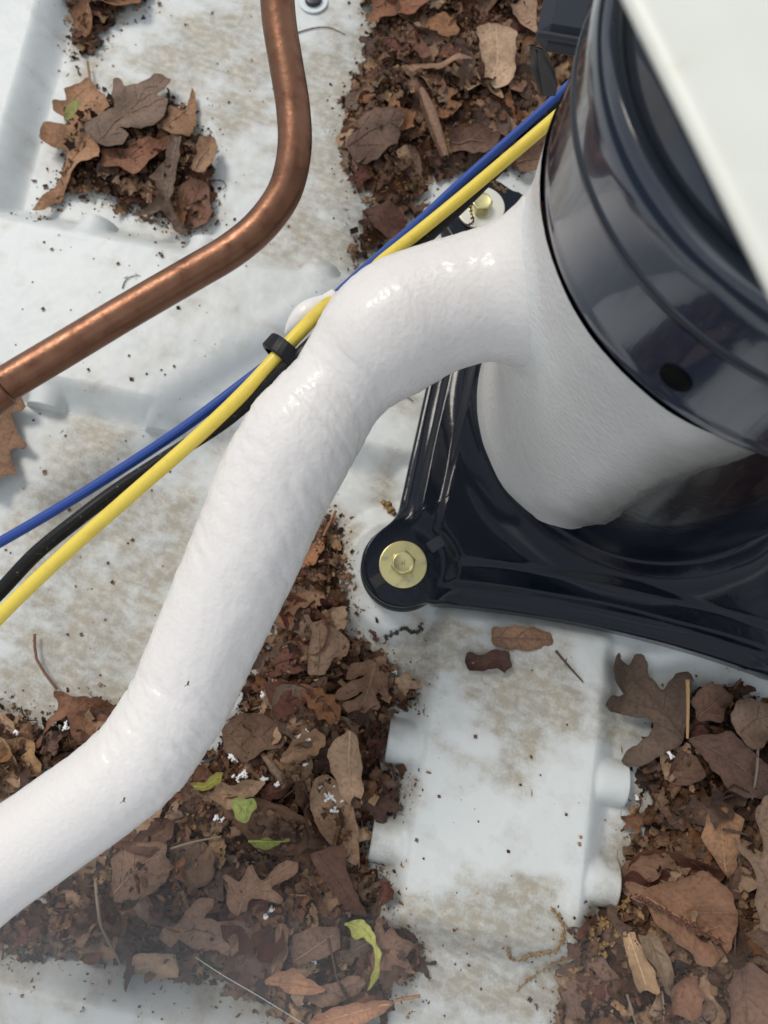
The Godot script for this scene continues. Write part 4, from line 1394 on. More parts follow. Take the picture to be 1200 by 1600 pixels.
func build_cover_panel() -> void:
	# corner of the unit's white top panel, close to the lens
	var a := Vector3(0.0348, 0.283, -0.0965)
	var b := Vector3(0.049, 0.283, -0.053)
	var dir := (b - a).normalized()
	var out := Vector3(-dir.z, 0, dir.x)          # towards the panel's middle
	if out.x < 0.0:
		out = -out
	var mb := MB.new()
	var prof := [[0.004, -0.0024], [0.0006, -0.0024], [0.0, -0.0018], [0.0003, -0.0009], [0.0016, -0.0003], [0.003, 0.0], [0.05, 0.0005], [0.22, 0.001], [0.22, -0.004]]
	var rows := [-0.12, -0.05, 0.0, 0.03, 0.07, 0.12, 0.16]
	for s in rows:
		for q in prof:
			mb.add(a + dir * s + out * q[0] + Vector3.UP * q[1], Vector2(s, q[0]))
	for i in rows.size() - 1:
		for j in prof.size() - 1:
			mb.quad(i * prof.size() + j, (i + 1) * prof.size() + j, (i + 1) * prof.size() + j + 1, i * prof.size() + j + 1)
	tag(put("cover_panel", mb.done(), M.panel), "white painted sheet metal panel overhanging the compressor", "panel")

func build_leaves() -> void:
	var dull := Color(0.150, 0.098, 0.070)
	var grey := Color(0.135, 0.098, 0.078)
	var warm := Color(0.205, 0.112, 0.062)
	var tan_c := Color(0.270, 0.180, 0.115)
	var pale := Color(0.34, 0.25, 0.18)
	var red := Color(0.135, 0.062, 0.040)
	var dark := Color(0.072, 0.044, 0.034)
	# pile in the pan's corner
	leaf("oak_leaf", "light brown oak leaf with its stalk up, lying against the pan's sloping rim", Color(0.235, 0.140, 0.085), 3.0, 1.5, [-167.7, -345.6, -174.6, -341.3, -180.6, -336.1, -178.5, -329.6, -185.5, -328.4, -185.2, -322, -178.9, -319.8, -175.6, -315.6, -189, -313.9, -190.2, -302.2, -183.8, -298.1, -177.2, -299.7, -176.1, -291.5, -180.3, -278.5, -185.6, -268.8, -191.1, -259.3, -184.5, -258.5, -176.6, -269.6, -168.7, -280.9, -161.1, -282.5, -152.6, -285, -155.2, -294, -161.4, -304.3, -160.4, -312.7, -151, -319.8, -156.5, -329.6], [-170.8, -358.8, -168.1, -345.6, -166.1, -331.8, -165.6, -314.8, -169.5, -296, -179.5, -273.6])
	leaf("oak_leaf", "big grey-brown oak leaf on top of the corner pile", grey, 6.0, 1.2, [-147.7, -318.1, -150.9, -330.9, -152.3, -339.5, -148.1, -340.8, -144.7, -334.3, -137.8, -337.7, -130.5, -347.3, -120.6, -344.7, -122.4, -335.2, -126.6, -327.4, -118.8, -324.5, -120.1, -311.8, -124.1, -307.6, -132.7, -304.7, -144.4, -304.3, -137.6, -299.3, -140.6, -292.3, -148.2, -290.3, -154.7, -293.2, -162.5, -301.4, -159.9, -311.8], [-154.1, -294, -147.1, -307.6, -137.6, -322.3, -124.8, -343.8])
	leaf("oak_leaf", "tan-brown leaf with a tall pointed lobe beside the big grey-brown oak leaf", Color(0.215, 0.132, 0.078), 4.0, 1.0, [-119.5, -323.2, -112.9, -326.6, -109.9, -341.6, -107.3, -335.2, -104.6, -313.9, -106.7, -302.2, -114.8, -300.6, -124.1, -307.2, -120.3, -313.9], [-121.3, -308, -114, -316, -109.4, -339.5])
	leaf("leaf_piece", "red-brown leaf under the grey-brown oak leaf", Color(0.17, 0.085, 0.055), 3.5, 1.0, [-154.7, -293.2, -140.6, -292.3, -132.3, -299.3, -116.5, -300.6, -118.7, -291.1, -127.5, -281.7, -135.2, -276.9, -141.4, -280.9, -152, -281.7], [-152.4, -287, -136.8, -288.2, -119.1, -297.3])
	leaf("oak_leaf", "dark narrow oak leaf pointing down at the pan's rib", grey * 0.85, 6.0, 1.5, [-115.9, -301.4, -110.2, -300.6, -110.2, -285, -112.7, -268.9, -113.8, -259, -107.9, -247.2, -104.4, -240.6, -111, -243.4, -117.6, -255, -123.5, -251.1, -134.3, -248.4, -125.5, -255, -119.1, -261.7, -121.5, -270.9, -127, -274.9, -118.2, -284.2], [-112.7, -301.4, -114, -283, -116.5, -262.9, -109.4, -245.3])
	leaf("leaf_piece", "small upright tan leaf lobe at the pile's outer edge", tan_c, 4.0, 2.0, [-105, -281.7, -100, -304.3, -94.1, -305.6, -90.7, -296, -93, -286.6, -98.7, -280.9], [-103, -282.5, -95.7, -303.1])
	leaf("green_leaf", "small pale green leaf scrap on the corner oak leaves", Color(0.17, 0.18, 0.065), 8.5, 1.0, [-172.9, -318.8, -166.6, -318.8, -163.3, -314.6, -168.3, -307.1, -174.2, -306.3, -173.6, -311.3], [], "leaf", 0.0014)
	leaf("leaf_piece", "torn red-brown leaf beside the dark narrow oak leaf", Color(0.15, 0.082, 0.058), 2.5, 1.5, [-114.6, -259.1, -110.1, -271.1, -105.1, -275.2, -96.4, -275.2, -92.7, -259.1, -95.1, -252, -107.1, -251.2], [-112.8, -259.1, -95.9, -267.1])
	leaf("leaf_piece", "brown leaf lying over the strip of litter at the pan's rim", Color(0.19, 0.105, 0.062), 3.0, 1.5, [-176.3, -413.6, -142, -411.2, -141.2, -395.4, -157.6, -394, -170.1, -394.9], [-175.2, -401.9, -142.5, -402.8])
	leaf("leaf_piece", "small folded brown leaf at the end of the rim litter", warm, 2.0, 2.5, [-179.5, -388, -170.9, -396.3, -168.8, -381.1, -172.6, -374.3, -179.4, -378.9], [-177.8, -378, -171.8, -393.5])
	leaf("oak_leaf", "brown oak leaf with finger lobes under the copper tube's end", Color(0.16, 0.098, 0.066), 3.0, 1.8, [-212.9, -161.9, -197, -165.4, -188.7, -150.6, -182.2, -150.6, -179.2, -144.4, -188.3, -141.6, -183.9, -131.4, -177.4, -125.6, -178.5, -123.3, -186.8, -123.3, -184.6, -115.6, -181.4, -109.9, -188.5, -107.9, -190.5, -99.1, -205.4, -104], [-207.8, -127.3, -196, -130.7, -191.8, -149.6])
	leaf("oak_leaf", "flat stalked brown leaf with cleft tip behind the frosted pipe's lower bend", Color(0.165, 0.090, 0.058), 2.5, 1.5, [-152.4, -6.4, -145.3, -3.5, -133.4, -3.2, -127.3, -1.2, -121, 3.7, -120.4, 10.2, -127.3, 15.8, -138, 17.2, -140.8, 11.6, -144, 3.1, -145.7, 7.4, -149.4, 8.2, -153.9, 13, -155.8, 20, -158.2, 19.5, -155.1, 10.2, -149.6, 3.1], [-165.6, -32, -165, -26.1, -163.4, -20.1, -158.8, -13.7, -152.4, -6.4, -143.4, 0.2, -125.2, 5.9])
	leaf("leaf_piece", "tan leaf by the frosted pipe under the cleft leaf", Color(0.26, 0.17, 0.095), 2.5, 1.2, [-171.9, 17.2, -164, 14.4, -157.1, 18.6, -153.9, 27, -156.3, 31.7, -161.9, 33.3, -169.5, 29.7], [-169.7, 28.4, -157.7, 18.6])
	leaf("leaf_piece", "curled tan leaf at the pan's edge behind the frosted pipe", Color(0.22, 0.14, 0.08), 1.5, 1.2, [-183.4, 22.8, -170.4, 22.3, -163.6, 31.1, -164.2, 38, -181.3, 39.3], [-180.2, 36.6, -167.1, 25.6])
	# drift between copper tube and compressor
	leaf("leaf_piece", "red-brown leaf with a straight lower edge at the drift's top", Color(0.17, 0.082, 0.050), 5.0, 1.5, [-7.5, -401, 15, -407.9, 27.9, -396.4, 25.8, -383.6, 14.7, -378.2, 7.4, -377.3, -7.4, -380.4], [-6.7, -389.5, 25.2, -392.7])
	leaf("leaf_piece", "folded dark red-brown leaf leaning over the drift", Color(0.125, 0.062, 0.045), 4.0, 3.0, [13.9, -373.7, 19.1, -374.6, 24.7, -358.1, 26, -346.3, 21.6, -342, 16.4, -355.9], [16.1, -372.8, 23.1, -343.7])
	leaf("leaf_piece", "pale speckled tan leaf close to the compressor's terminal cover", pale, 6.5, 1.0, [50.9, -365, 58.3, -369.4, 67.3, -366.3, 73.2, -359.2, 71.6, -336.7, 67.7, -328.1, 60.5, -326.9, 56.5, -334.5], [57.7, -328.1, 63, -345.3, 62.6, -367.2])
	leaf("leaf_piece", "light brown rounded leaf behind the speckled tan leaf", Color(0.24, 0.165, 0.12), 4.0, 1.5, [70.2, -386.3, 79.7, -391.8, 86.9, -386.3, 86.9, -364.8, 78.7, -368.3, 72.8, -377.3], [73.8, -382.7, 84.9, -368.3])
	rolled("rolled_leaf", "tan leaf rolled into a tapering tube amid the upper drift", Color(0.235, 0.145, 0.098), [Vector3(0.0205, 0.016, -0.3287), Vector3(0.0252, 0.016, -0.314), Vector3(0.0293, 0.015, -0.3005), Vector3(0.0333, 0.014, -0.2871)], [0.0022, 0.0042, 0.0036, 0.0022])
	leaf("leaf_piece", "broad dark purple-brown leaf at the drift's edge towards the copper tube", Color(0.098, 0.064, 0.050), 4.0, 1.4, [-21.2, -300.2, -16, -312.7, -8.9, -319.8, 0, -315.6, 10.7, -312.7, 8.9, -304.3, 7.8, -294, 1.8, -287.8, -3.5, -283.7, -12.3, -286.6, -17.6, -291.9], [-19.4, -298.9, -7.1, -302.2, 8.9, -308.5])
	leaf("leaf_piece", "orange-brown leaf flap in the middle of the upper drift", Color(0.22, 0.115, 0.06), 4.0, 2.0, [22.1, -377.3, 33.2, -383.6, 41.2, -378.2, 42.4, -367.4, 32.9, -364.8, 23.8, -370.1], [22.7, -372.8, 41.1, -372.8])
	leaf("leaf_piece", "thin leaf strip standing on edge across the drift", Color(0.20, 0.13, 0.09), 6.0, 1.0, [10.1, -341.8, 23.4, -343.5, 36, -344.4, 48.5, -344.4, 48.8, -341.8, 35.9, -340.1, 22.2, -337.9, 14.3, -337.9], [])
	leaf("leaf_piece", "dusky brown leaf above the blue wire", Color(0.125, 0.075, 0.058), 4.0, 1.2, [34.6, -302.6, 49.4, -303.9, 63.4, -301.4, 60.3, -292.3, 47.3, -290.3, 36.8, -293.2], [35.2, -297.3, 61.5, -297.3])
	leaf("leaf_piece", "dark red-brown leaf beside the wires where the drift narrows", Color(0.105, 0.055, 0.042), 4.0, 1.2, [-9.7, -258.5, 0, -257.7, 9.6, -253.8, 13, -242.9, 5.1, -238.2, -3.4, -244, -8.6, -249.9], [-8.6, -254.6, 10.3, -244])
	leaf("leaf_piece", "brown leaf tucked under the speckled tan leaf", Color(0.17, 0.10, 0.07), 3.5, 1.2, [66.2, -356.8, 76.9, -351.6, 79.7, -334.2, 75.8, -326.5, 70.1, -326.5, 67, -338.5], [69, -353.7, 75.9, -330])
	leaf("leaf_piece", "wide dim brown leaf behind the wires near the black shell", Color(0.155, 0.098, 0.07), 5.0, 1.2, [70.1, -292.3, 88.2, -303.9, 105.8, -302.6, 105, -288.3, 87.2, -283.4, 75, -283.4], [71.7, -288.3, 101.9, -295.6])
	# drift under the frosted pipe
	leaf("oval_leaf", "small orange-brown leaf with a thin stalk at the frosted pipe's lower side", Color(0.25, 0.125, 0.065), 3.0, 1.8, [-29.4, -78.3, -28.3, -73, -32.2, -64.6, -39.8, -62.1, -38.7, -68.9, -34.5, -74.6], [-23.7, -92.1, -26.4, -85.7, -29.1, -78.3, -33.8, -69.9, -38.6, -63.3])
	leaf("leaf_piece", "grey-tan angular leaf on the crumbs by the rubber mount", Color(0.19, 0.135, 0.098), 4.0, 1.2, [-33.1, -36.2, -27.1, -37.7, -21.6, -32.4, -16.1, -28.2, -16.4, -21.4, -23.2, -20, -26, -12.4, -34.6, -12.7, -33.7, -25.8], [-30.2, -13.6, -29.2, -24.4, -30.1, -35.9])
	leaf("oak_leaf", "domed oak leaf with narrow slits between its lobes near the rib's upper boss", Color(0.165, 0.102, 0.070), 5.0, -1.5, [-16.2, -16.4, -7.4, -19.9, -2.4, -17.5, -2.9, -13.5, -0.9, -15.2, 2.4, -10.6, 2.3, -4, 1.2, -0.3, -2.9, -5.5, -3.5, -2, -0.9, 1.4, -2.9, 3.6, -6.4, 1.9, -8.1, 4.7, -11.1, 2.5, -16, 4.7, -19.2, 0.8, -11.7, -3.2, -8.8, -5.5, -15.2, -2, -21.6, -2, -20.5, -6, -14.7, -10, -8.2, -12.3, -17.6, -10], [-4.1, -18.1, -6.5, -8.3, -10.2, 2.5])
	leaf("leaf_piece", "dark maroon leaf in the litter under the frosted pipe", Color(0.088, 0.038, 0.028), 3.5, 1.5, [-55.6, -10.7, -44.3, -9.5, -34.8, -6.9, -30.9, -3.5, -38.1, 1.7, -46.7, 7.6, -51.3, 0.2], [-53.1, -8.4, -44, -1.2, -33.8, -4.1])
	leaf("leaf_piece", "pale speckled leaf tapering to a torn tip in the middle of the drift", Color(0.32, 0.225, 0.155), 6.0, 1.2, [-15.6, 10.6, -12.1, 13.7, -10, 23.9, -9.1, 43.6, -11.4, 39.6, -12.8, 38.3, -14.7, 44.1, -20, 33.4, -25.3, 22.5, -21.6, 15.6], [-15, 12, -15.5, 25.3, -13.6, 38.8])
	rolled("rolled_leaf", "pale brown leaf rolled tight like a cigar below the frosted pipe", Color(0.25, 0.17, 0.12), [Vector3(-0.0537, 0.016, 0.0216), Vector3(-0.0496, 0.016, 0.0264), Vector3(-0.0461, 0.015, 0.0313), Vector3(-0.0439, 0.014, 0.0357)], [0.0013, 0.0026, 0.0030, 0.0024])
	leaf("leaf_piece", "mottled brown leaf behind the tightly rolled one", Color(0.17, 0.105, 0.065), 3.0, 1.2, [-52.1, 20.4, -43.4, 18.5, -35.3, 20.4, -35.1, 28.1, -39.5, 35.2, -44.4, 35.8, -48.9, 28.1], [-37.6, 20.4, -43, 33.6])
	leaf("leaf_piece", "rough brown leaf between the pipe's frost and the white flakes", Color(0.12, 0.078, 0.056), 3.5, 1.5, [-74.3, 10.1, -64.4, 3.6, -52.6, 5.3, -45.2, 10.1, -44, 18.5, -53.5, 20.4, -62, 25.4, -72.3, 20.4], [-72.6, 14.3, -46.5, 14.3])
	leaf("leaf_piece", "large dusty brown leaf under the frosted pipe's lowest run", Color(0.155, 0.102, 0.075), 4.0, 1.2, [-119.1, 65.5, -107, 58.2, -91.6, 57.1, -90.7, 66.8, -92.5, 73.7, -102.6, 79.8, -113.5, 81.4], [-115.9, 79.6, -104.9, 68.1, -92.3, 58.9])
	leaf("leaf_piece", "wide dusty leaf half covered by its neighbour below the frosted pipe", Color(0.135, 0.088, 0.064), 3.0, 1.2, [-91.2, 58.2, -79, 56.3, -71.6, 62.9, -72.5, 71.9, -80.6, 77, -89.2, 73.2], [-89.2, 71.9, -74.6, 58.9])
	leaf("oak_leaf", "brown oak leaf spread like a star on the lower drift", Color(0.225, 0.140, 0.098), 6.5, -1.2, [-57.3, 66.3, -55.1, 65, -52.7, 69.9, -51.3, 71.9, -44.3, 65.3, -41, 63.7, -35.5, 64.7, -35.9, 68.8, -41.9, 71.4, -47.3, 74.4, -41.7, 77.5, -41.4, 80.5, -48, 79.5, -54.9, 78.5, -57.2, 80.5, -57.3, 85, -62.1, 87, -66.5, 81.2, -64.9, 74.4, -68.4, 70.9, -66.8, 69.1, -60.6, 72.9], [-61.1, 86, -59, 78.7, -52.3, 73.7, -37.4, 66])
	leaf("oak_leaf", "faded deep-lobed oak leaf below the star-shaped one", Color(0.205, 0.135, 0.098), 5.0, 1.0, [-94, 94.9, -92.4, 90.9, -84.9, 88.4, -83, 83.4, -76.7, 78.4, -70.3, 78.6, -71, 82.9, -75.7, 87, -65.8, 87.5, -54.7, 89.9, -56.6, 97.9, -64.5, 102.8, -69.3, 99.8, -75.4, 101.8, -81.6, 97.9, -84.6, 93.4, -89.1, 99.8], [-56, 92.9, -70.9, 94.2, -84.8, 90.4, -92.2, 93.4])
	leaf("leaf_piece", "pale tan squarish leaf at the edge of the front rim", Color(0.27, 0.195, 0.135), 4.0, 0.8, [-105, 101.9, -95.5, 101.4, -87.3, 101.9, -85.9, 111.6, -97.4, 113.1, -108.3, 111.6], [-106.9, 109.5, -87.6, 105.8])
	leaf("leaf_piece", "orange-tinged leaf in the middle of the lowest drift", Color(0.29, 0.165, 0.105), 6.0, 1.2, [-49.1, 109.6, -43.3, 105.2, -37.9, 103.7, -29.7, 108.4, -23.4, 113.7, -29.5, 115.8, -38.9, 114.9], [-48, 110.5, -24.7, 113])
	leaf("oval_leaf", "long orange-brown leaf with a stalk at the drift's lower end", Color(0.33, 0.185, 0.118), 5.0, 1.0, [-33.4, 129.8, -26.8, 123.9, -18.8, 120.3, -10.8, 118.6, 0, 119.1, 4.8, 120.8, -1.3, 125.1, -10.2, 129.8, -24, 133.4], [15.3, 119.4, 10.8, 120.1, 4.8, 121, -10.7, 123.4, -29.4, 128.9])
	leaf("oak_leaf", "dull brown oak leaf with a tall lobe beside the yellow-green leaf", Color(0.165, 0.105, 0.078), 3.5, 1.2, [-3.3, 88.4, -1.1, 86.9, 0, 95.4, 3, 90.9, 4.7, 91.7, 5.8, 94.9, 11, 96.4, 13.7, 99.9, 10.9, 102.8, 6.8, 104.8, 11.7, 107.7, 6.8, 109.7, 0, 111.2, -5.4, 107, -4.9, 97.9], [-4.1, 108.2, 1.4, 100.9, 10.9, 98.4])
	leaf("leaf_piece", "toothed maroon leaf against the rib's side", Color(0.085, 0.040, 0.031), 4.0, 2.5, [-2.2, 72.7, 0, 74.2, 1.7, 73.7, 2.2, 75.8, 4.7, 76.5, 3.1, 78.8, 4.4, 80.4, 1.4, 82.1, -2.8, 84.2], [-2.2, 83.4, 2.2, 77], "leaf", 0.0016)
	leaf("green_leaf", "twisted yellow-green leaf draped over the drift by the rib", Color(0.34, 0.37, 0.11), 10.5, 0.4, [-16.8, 88.5, -10.8, 88, -5.4, 90.4, -3.2, 94.3, -1.3, 101.6, -2.1, 107.6, -4.8, 111.7, -6.9, 113.6, -5.3, 108.8, -3.7, 104, -4.8, 97.3, -8.1, 94.6, -12.7, 94.1], [-16.2, 88.9, -8.1, 91.9, -3.2, 98, -3.2, 107.6, -6.1, 112.7], "leaf", 0.0016)
	leaf("green_leaf", "curled green leaf touching the frosted pipe's underside", Color(0.185, 0.19, 0.045), 8.0, 0.5, [-86, 33.9, -78.3, 33.9, -73.8, 29.1, -69.5, 29.1, -70.7, 33.4, -75.4, 36.1, -79, 37.2], [-85.4, 34.5, -78.3, 35.6, -70.3, 30.2], "leaf", 0.0016)
	leaf("green_leaf", "small bright green crumpled leaf among the white flakes", Color(0.27, 0.33, 0.11), 8.0, 0.6, [-64.8, 43.6, -63, 38.8, -59, 39.9, -55.6, 39.1, -53.8, 43.6, -57, 46.8, -58.6, 49.4, -62.6, 47.8], [-59.2, 48.9, -58.9, 43.6, -56.7, 39.9], "leaf", 0.0014)
	leaf("green_leaf", "narrow olive-green leaf on the brown leaves below the white flakes", Color(0.18, 0.21, 0.055), 8.0, 0.5, [-58.3, 56.5, -51.9, 55.7, -44.8, 56.8, -39.8, 56.3, -44.8, 58.9, -50.3, 60.4, -54.8, 59.4], [-57.7, 56.8, -42, 57.3], "leaf", 0.0014)
	leaf("leaf_piece", "long dark brown leaf slab leaning towards the rib's lower boss", Color(0.115, 0.064, 0.046), 4.5, 1.2, [-31.5, 61.6, -22.5, 58.7, -15.5, 60.8, -15.4, 70.6, -10.5, 80.9, -6.6, 88.9, -14.3, 86.9, -22.2, 75.8, -28, 68.1], [-28.1, 61.6, -9.7, 87.2])
	leaf("oak_leaf", "upright brown oak lobe in the lower drift", Color(0.20, 0.125, 0.088), 6.0, 1.2, [-45.7, 89.9, -41.4, 89, -39.4, 99.8, -41.4, 104.6, -46.1, 109.9, -47.7, 109.4, -45.4, 99.8], [-43.5, 89.9, -42.7, 99.8, -46.1, 109])
	leaf("leaf_piece", "flat brown leaf just under the long orange-brown one", Color(0.18, 0.115, 0.085), 4.0, 1.0, [-34.9, 113.7, -21.5, 112.5, -10.8, 110.1, -6.7, 113.7, -13.4, 118.5, -25.4, 122, -32.6, 119.7], [-33.5, 118.5, -9.4, 112.5])
	leaf("leaf_piece", "dull leaf piece beside the upright oak lobe", Color(0.15, 0.10, 0.075), 4.5, 1.0, [-38.2, 92.9, -27.4, 89.2, -19.1, 90.4, -17.7, 99.1, -27.1, 102.8, -37.3, 105.2], [-36.6, 102.8, -19.7, 92.4])
	# drift beside the rib
	leaf("oak_leaf", "big dark oak leaf with rounded lobes below the black base plate", Color(0.098, 0.072, 0.058), 4.0, 1.4, [104.5, -21.7, 107.3, -22.9, 109.9, -18.8, 113.3, -16.5, 115, -22.3, 120.6, -21.7, 122.7, -11.8, 128.1, -5.5, 132.4, -10.7, 136.3, -14.1, 140.8, -15, 142.4, -10.7, 140, -4.1, 137.6, 3.1, 135.4, 14.3, 131.8, 18.5, 124.2, 22.1, 115.1, 27.6, 109.4, 27.6, 106.6, 25.4, 111.4, 19.9, 119.7, 14.3, 122.5, 8.7, 119.7, 6.5, 109.6, 5.6, 101, 3.4, 98, 0.2, 101.4, -3.2, 110.6, -4.1, 104.8, -8.9, 102.3, -15.6], [135, 17.7, 129.9, 7.3, 123.4, -2.6, 113.9, -12.7, 108.5, -20])
	leaf("leaf_piece", "brown leaf with a ragged edge behind the straw stick", Color(0.135, 0.084, 0.064), 3.5, 1.0, [140.5, -2.6, 147.6, -8.9, 156.4, -8.9, 161.7, -3.2, 153.5, 4.5, 150.2, 8.7, 141.5, 7.6], [140.8, 6.5, 159, -5.5])
	leaf("leaf_piece", "pale wrinkled leaf next to the ragged brown leaf", Color(0.235, 0.168, 0.128), 6.0, 1.5, [154.1, 4.5, 160.7, -2, 172.3, -1.2, 182.1, 1.6, 179.3, 23.9, 171.9, 14.2, 166.7, 16.5, 161.1, 19.8, 155.6, 12.9], [156.6, 14.2, 166.9, 7.3, 180.3, 4.5])
	leaf("leaf_piece", "crumpled purple-brown leaf under the pale wrinkled one", Color(0.105, 0.066, 0.054), 5.5, 2.0, [135.5, 14.7, 143.8, 12.8, 151.1, 11.4, 157.5, 18.3, 168, 26.5, 168.8, 38.6, 155.2, 39.4, 147, 36.4, 142, 25.1], [137.3, 14.7, 151.2, 23.8, 166.7, 37.2])
	leaf("leaf_piece", "plain brown leaf below the big oak leaf's stalk end", Color(0.12, 0.072, 0.052), 3.5, 1.0, [126.6, 28.1, 131.8, 18.8, 139.1, 23.2, 140.7, 30.9, 134.6, 34.9, 126, 34.1], [127.6, 33, 137.9, 24])
	leaf("oval_leaf", "large round brown leaf with a catkin lying on it", Color(0.195, 0.112, 0.072), 7.5, 1.0, [110.2, 78.7, 114.1, 74.9, 124.1, 71.4, 127.6, 69.3, 132.7, 67.3, 137.5, 69.9, 142.7, 77.5, 144.4, 87.5, 142.8, 97.3, 132.5, 103.7, 126.6, 102.7, 126.4, 99.3, 119.2, 94.9, 113.1, 87.5], [111.8, 80, 125.3, 87.5, 140.9, 95.4])
	leaf("oak_leaf", "large smooth brown leaf with a hooked lobe near the frame's edge", Color(0.205, 0.145, 0.108), 8.0, 1.4, [158, 44.2, 163, 37.3, 175.3, 39.9, 169, 89.4, 153.6, 89.9, 152, 80, 155, 72.5, 152, 64.9, 146.7, 57.7, 148.2, 54.1, 154.1, 60.8, 157.3, 62.3, 160, 55.4], [160.9, 89.4, 163.9, 64.4, 168.1, 41])
	leaf("oak_leaf", "curled amber-lit leaf bending between the round leaf and the smooth leaf", Color(0.24, 0.142, 0.085), 6.5, 2.0, [133.4, 54.9, 137.1, 45.5, 146.9, 42.8, 154.3, 47.8, 149.9, 57, 147.1, 67.3, 143.3, 71.9, 139.6, 64.7], [142.9, 70.4, 142.7, 57, 144.8, 44.4])
	leaf("maple_leaf", "spiky red-brown leaf piece at the drift's edge on the bare pan", Color(0.135, 0.066, 0.045), 2.5, 2.0, [78.6, 94.2, 80.9, 92.7, 80.8, 90.7, 83.8, 90.2, 84.8, 88.2, 88.3, 89.2, 91.2, 87.6, 92.1, 91.7, 89.9, 99.2, 86.1, 98.7, 84, 96.7], [90, 98.2, 83.1, 92.7], "leaf", 0.0016)
	leaf("leaf_piece", "bright tan leaf with a chewed lower end beside the green-grey strip", Color(0.36, 0.255, 0.16), 5.0, 1.0, [101.5, 93.9, 106.5, 93.4, 107.6, 100.9, 111, 105.8, 111.2, 113.1, 106.9, 112.6, 103.3, 114.1, 101.5, 105.8], [103.7, 94.7, 107, 111.9], "leaf", 0.0018)
	leaf("leaf_piece", "green-grey leaf strip lying along the bright tan leaf", Color(0.155, 0.115, 0.078), 7.0, 1.6, [105.1, 92.9, 113, 93.2, 116.7, 100.3, 117.9, 105.2, 116.5, 115.4, 112.5, 112.5, 110.4, 105.2, 106.5, 99.8], [109.2, 93.4, 112.5, 102.8, 114.5, 113.7])
	leaf("oval_leaf", "broad dull leaf at the drift's lower corner on the pan", Color(0.145, 0.096, 0.073), 3.0, 1.0, [73.1, 110.1, 83.4, 106.4, 93.7, 103.9, 98.7, 111.3, 96.5, 118.6, 88.8, 128.6, 76.7, 127.7], [74.1, 112.5, 85.5, 116.1, 94.4, 124.6])
	leaf("leaf_piece", "cinnamon leaf standing behind the lower strip", Color(0.185, 0.105, 0.07), 5.5, 1.5, [118.8, 108.1, 126.1, 105.2, 128.4, 114.4, 122.7, 123.9, 116.4, 122.5, 115.5, 114.9], [124.3, 106.4, 118.9, 122])
	leaf("leaf_piece", "grey-brown leaf under the smooth hooked leaf", Color(0.14, 0.094, 0.07), 4.5, 1.5, [147.4, 92.9, 160, 90.4, 170.6, 92.9, 169.1, 105.2, 156.9, 105.2, 149.1, 102.3], [149.6, 97.9, 168.6, 97.9])
	leaf("oak_leaf", "long brown leaf folded down its middle at the frame's foot", Color(0.16, 0.098, 0.075), 6.0, 1.6, [141.5, 104.6, 148.3, 101.7, 154.8, 105.8, 157.5, 119, 153, 130.7, 137.2, 130.7, 138.4, 119], [145.9, 103.4, 146.4, 119, 145.1, 130.3])
	leaf("leaf_piece", "dusty leaf at the lower edge beside the folded one", Color(0.15, 0.102, 0.078), 4.5, 1.2, [122.9, 122, 134, 117.7, 139.6, 120.8, 137.9, 131.9, 123.2, 132.6, 116.9, 129.1], [123.4, 130.3, 136.4, 120.8])
	# by the base plate
	leaf("leaf_piece", "flat brown leaf half under the black base plate's skirt", Color(0.19, 0.118, 0.082), 1.5, 0.6, [48.7, -33, 60.3, -35.4, 77.6, -31.8, 77.8, -25.9, 68.2, -23.5, 58.3, -23.3, 49.7, -25.9], [50.4, -28.9, 76.5, -28.3])
	leaf("leaf_piece", "dark crumpled leaf in front of the base plate", Color(0.06, 0.034, 0.028), 1.5, 1.5, [37.3, -22.4, 44.8, -21.5, 50.8, -24.1, 56.8, -23, 58.3, -17.1, 54.9, -12.4, 51.1, -15.9, 46, -14.2, 38.6, -14.2], [38.7, -18.6, 56.6, -18.6], "leaf", 0.0018)

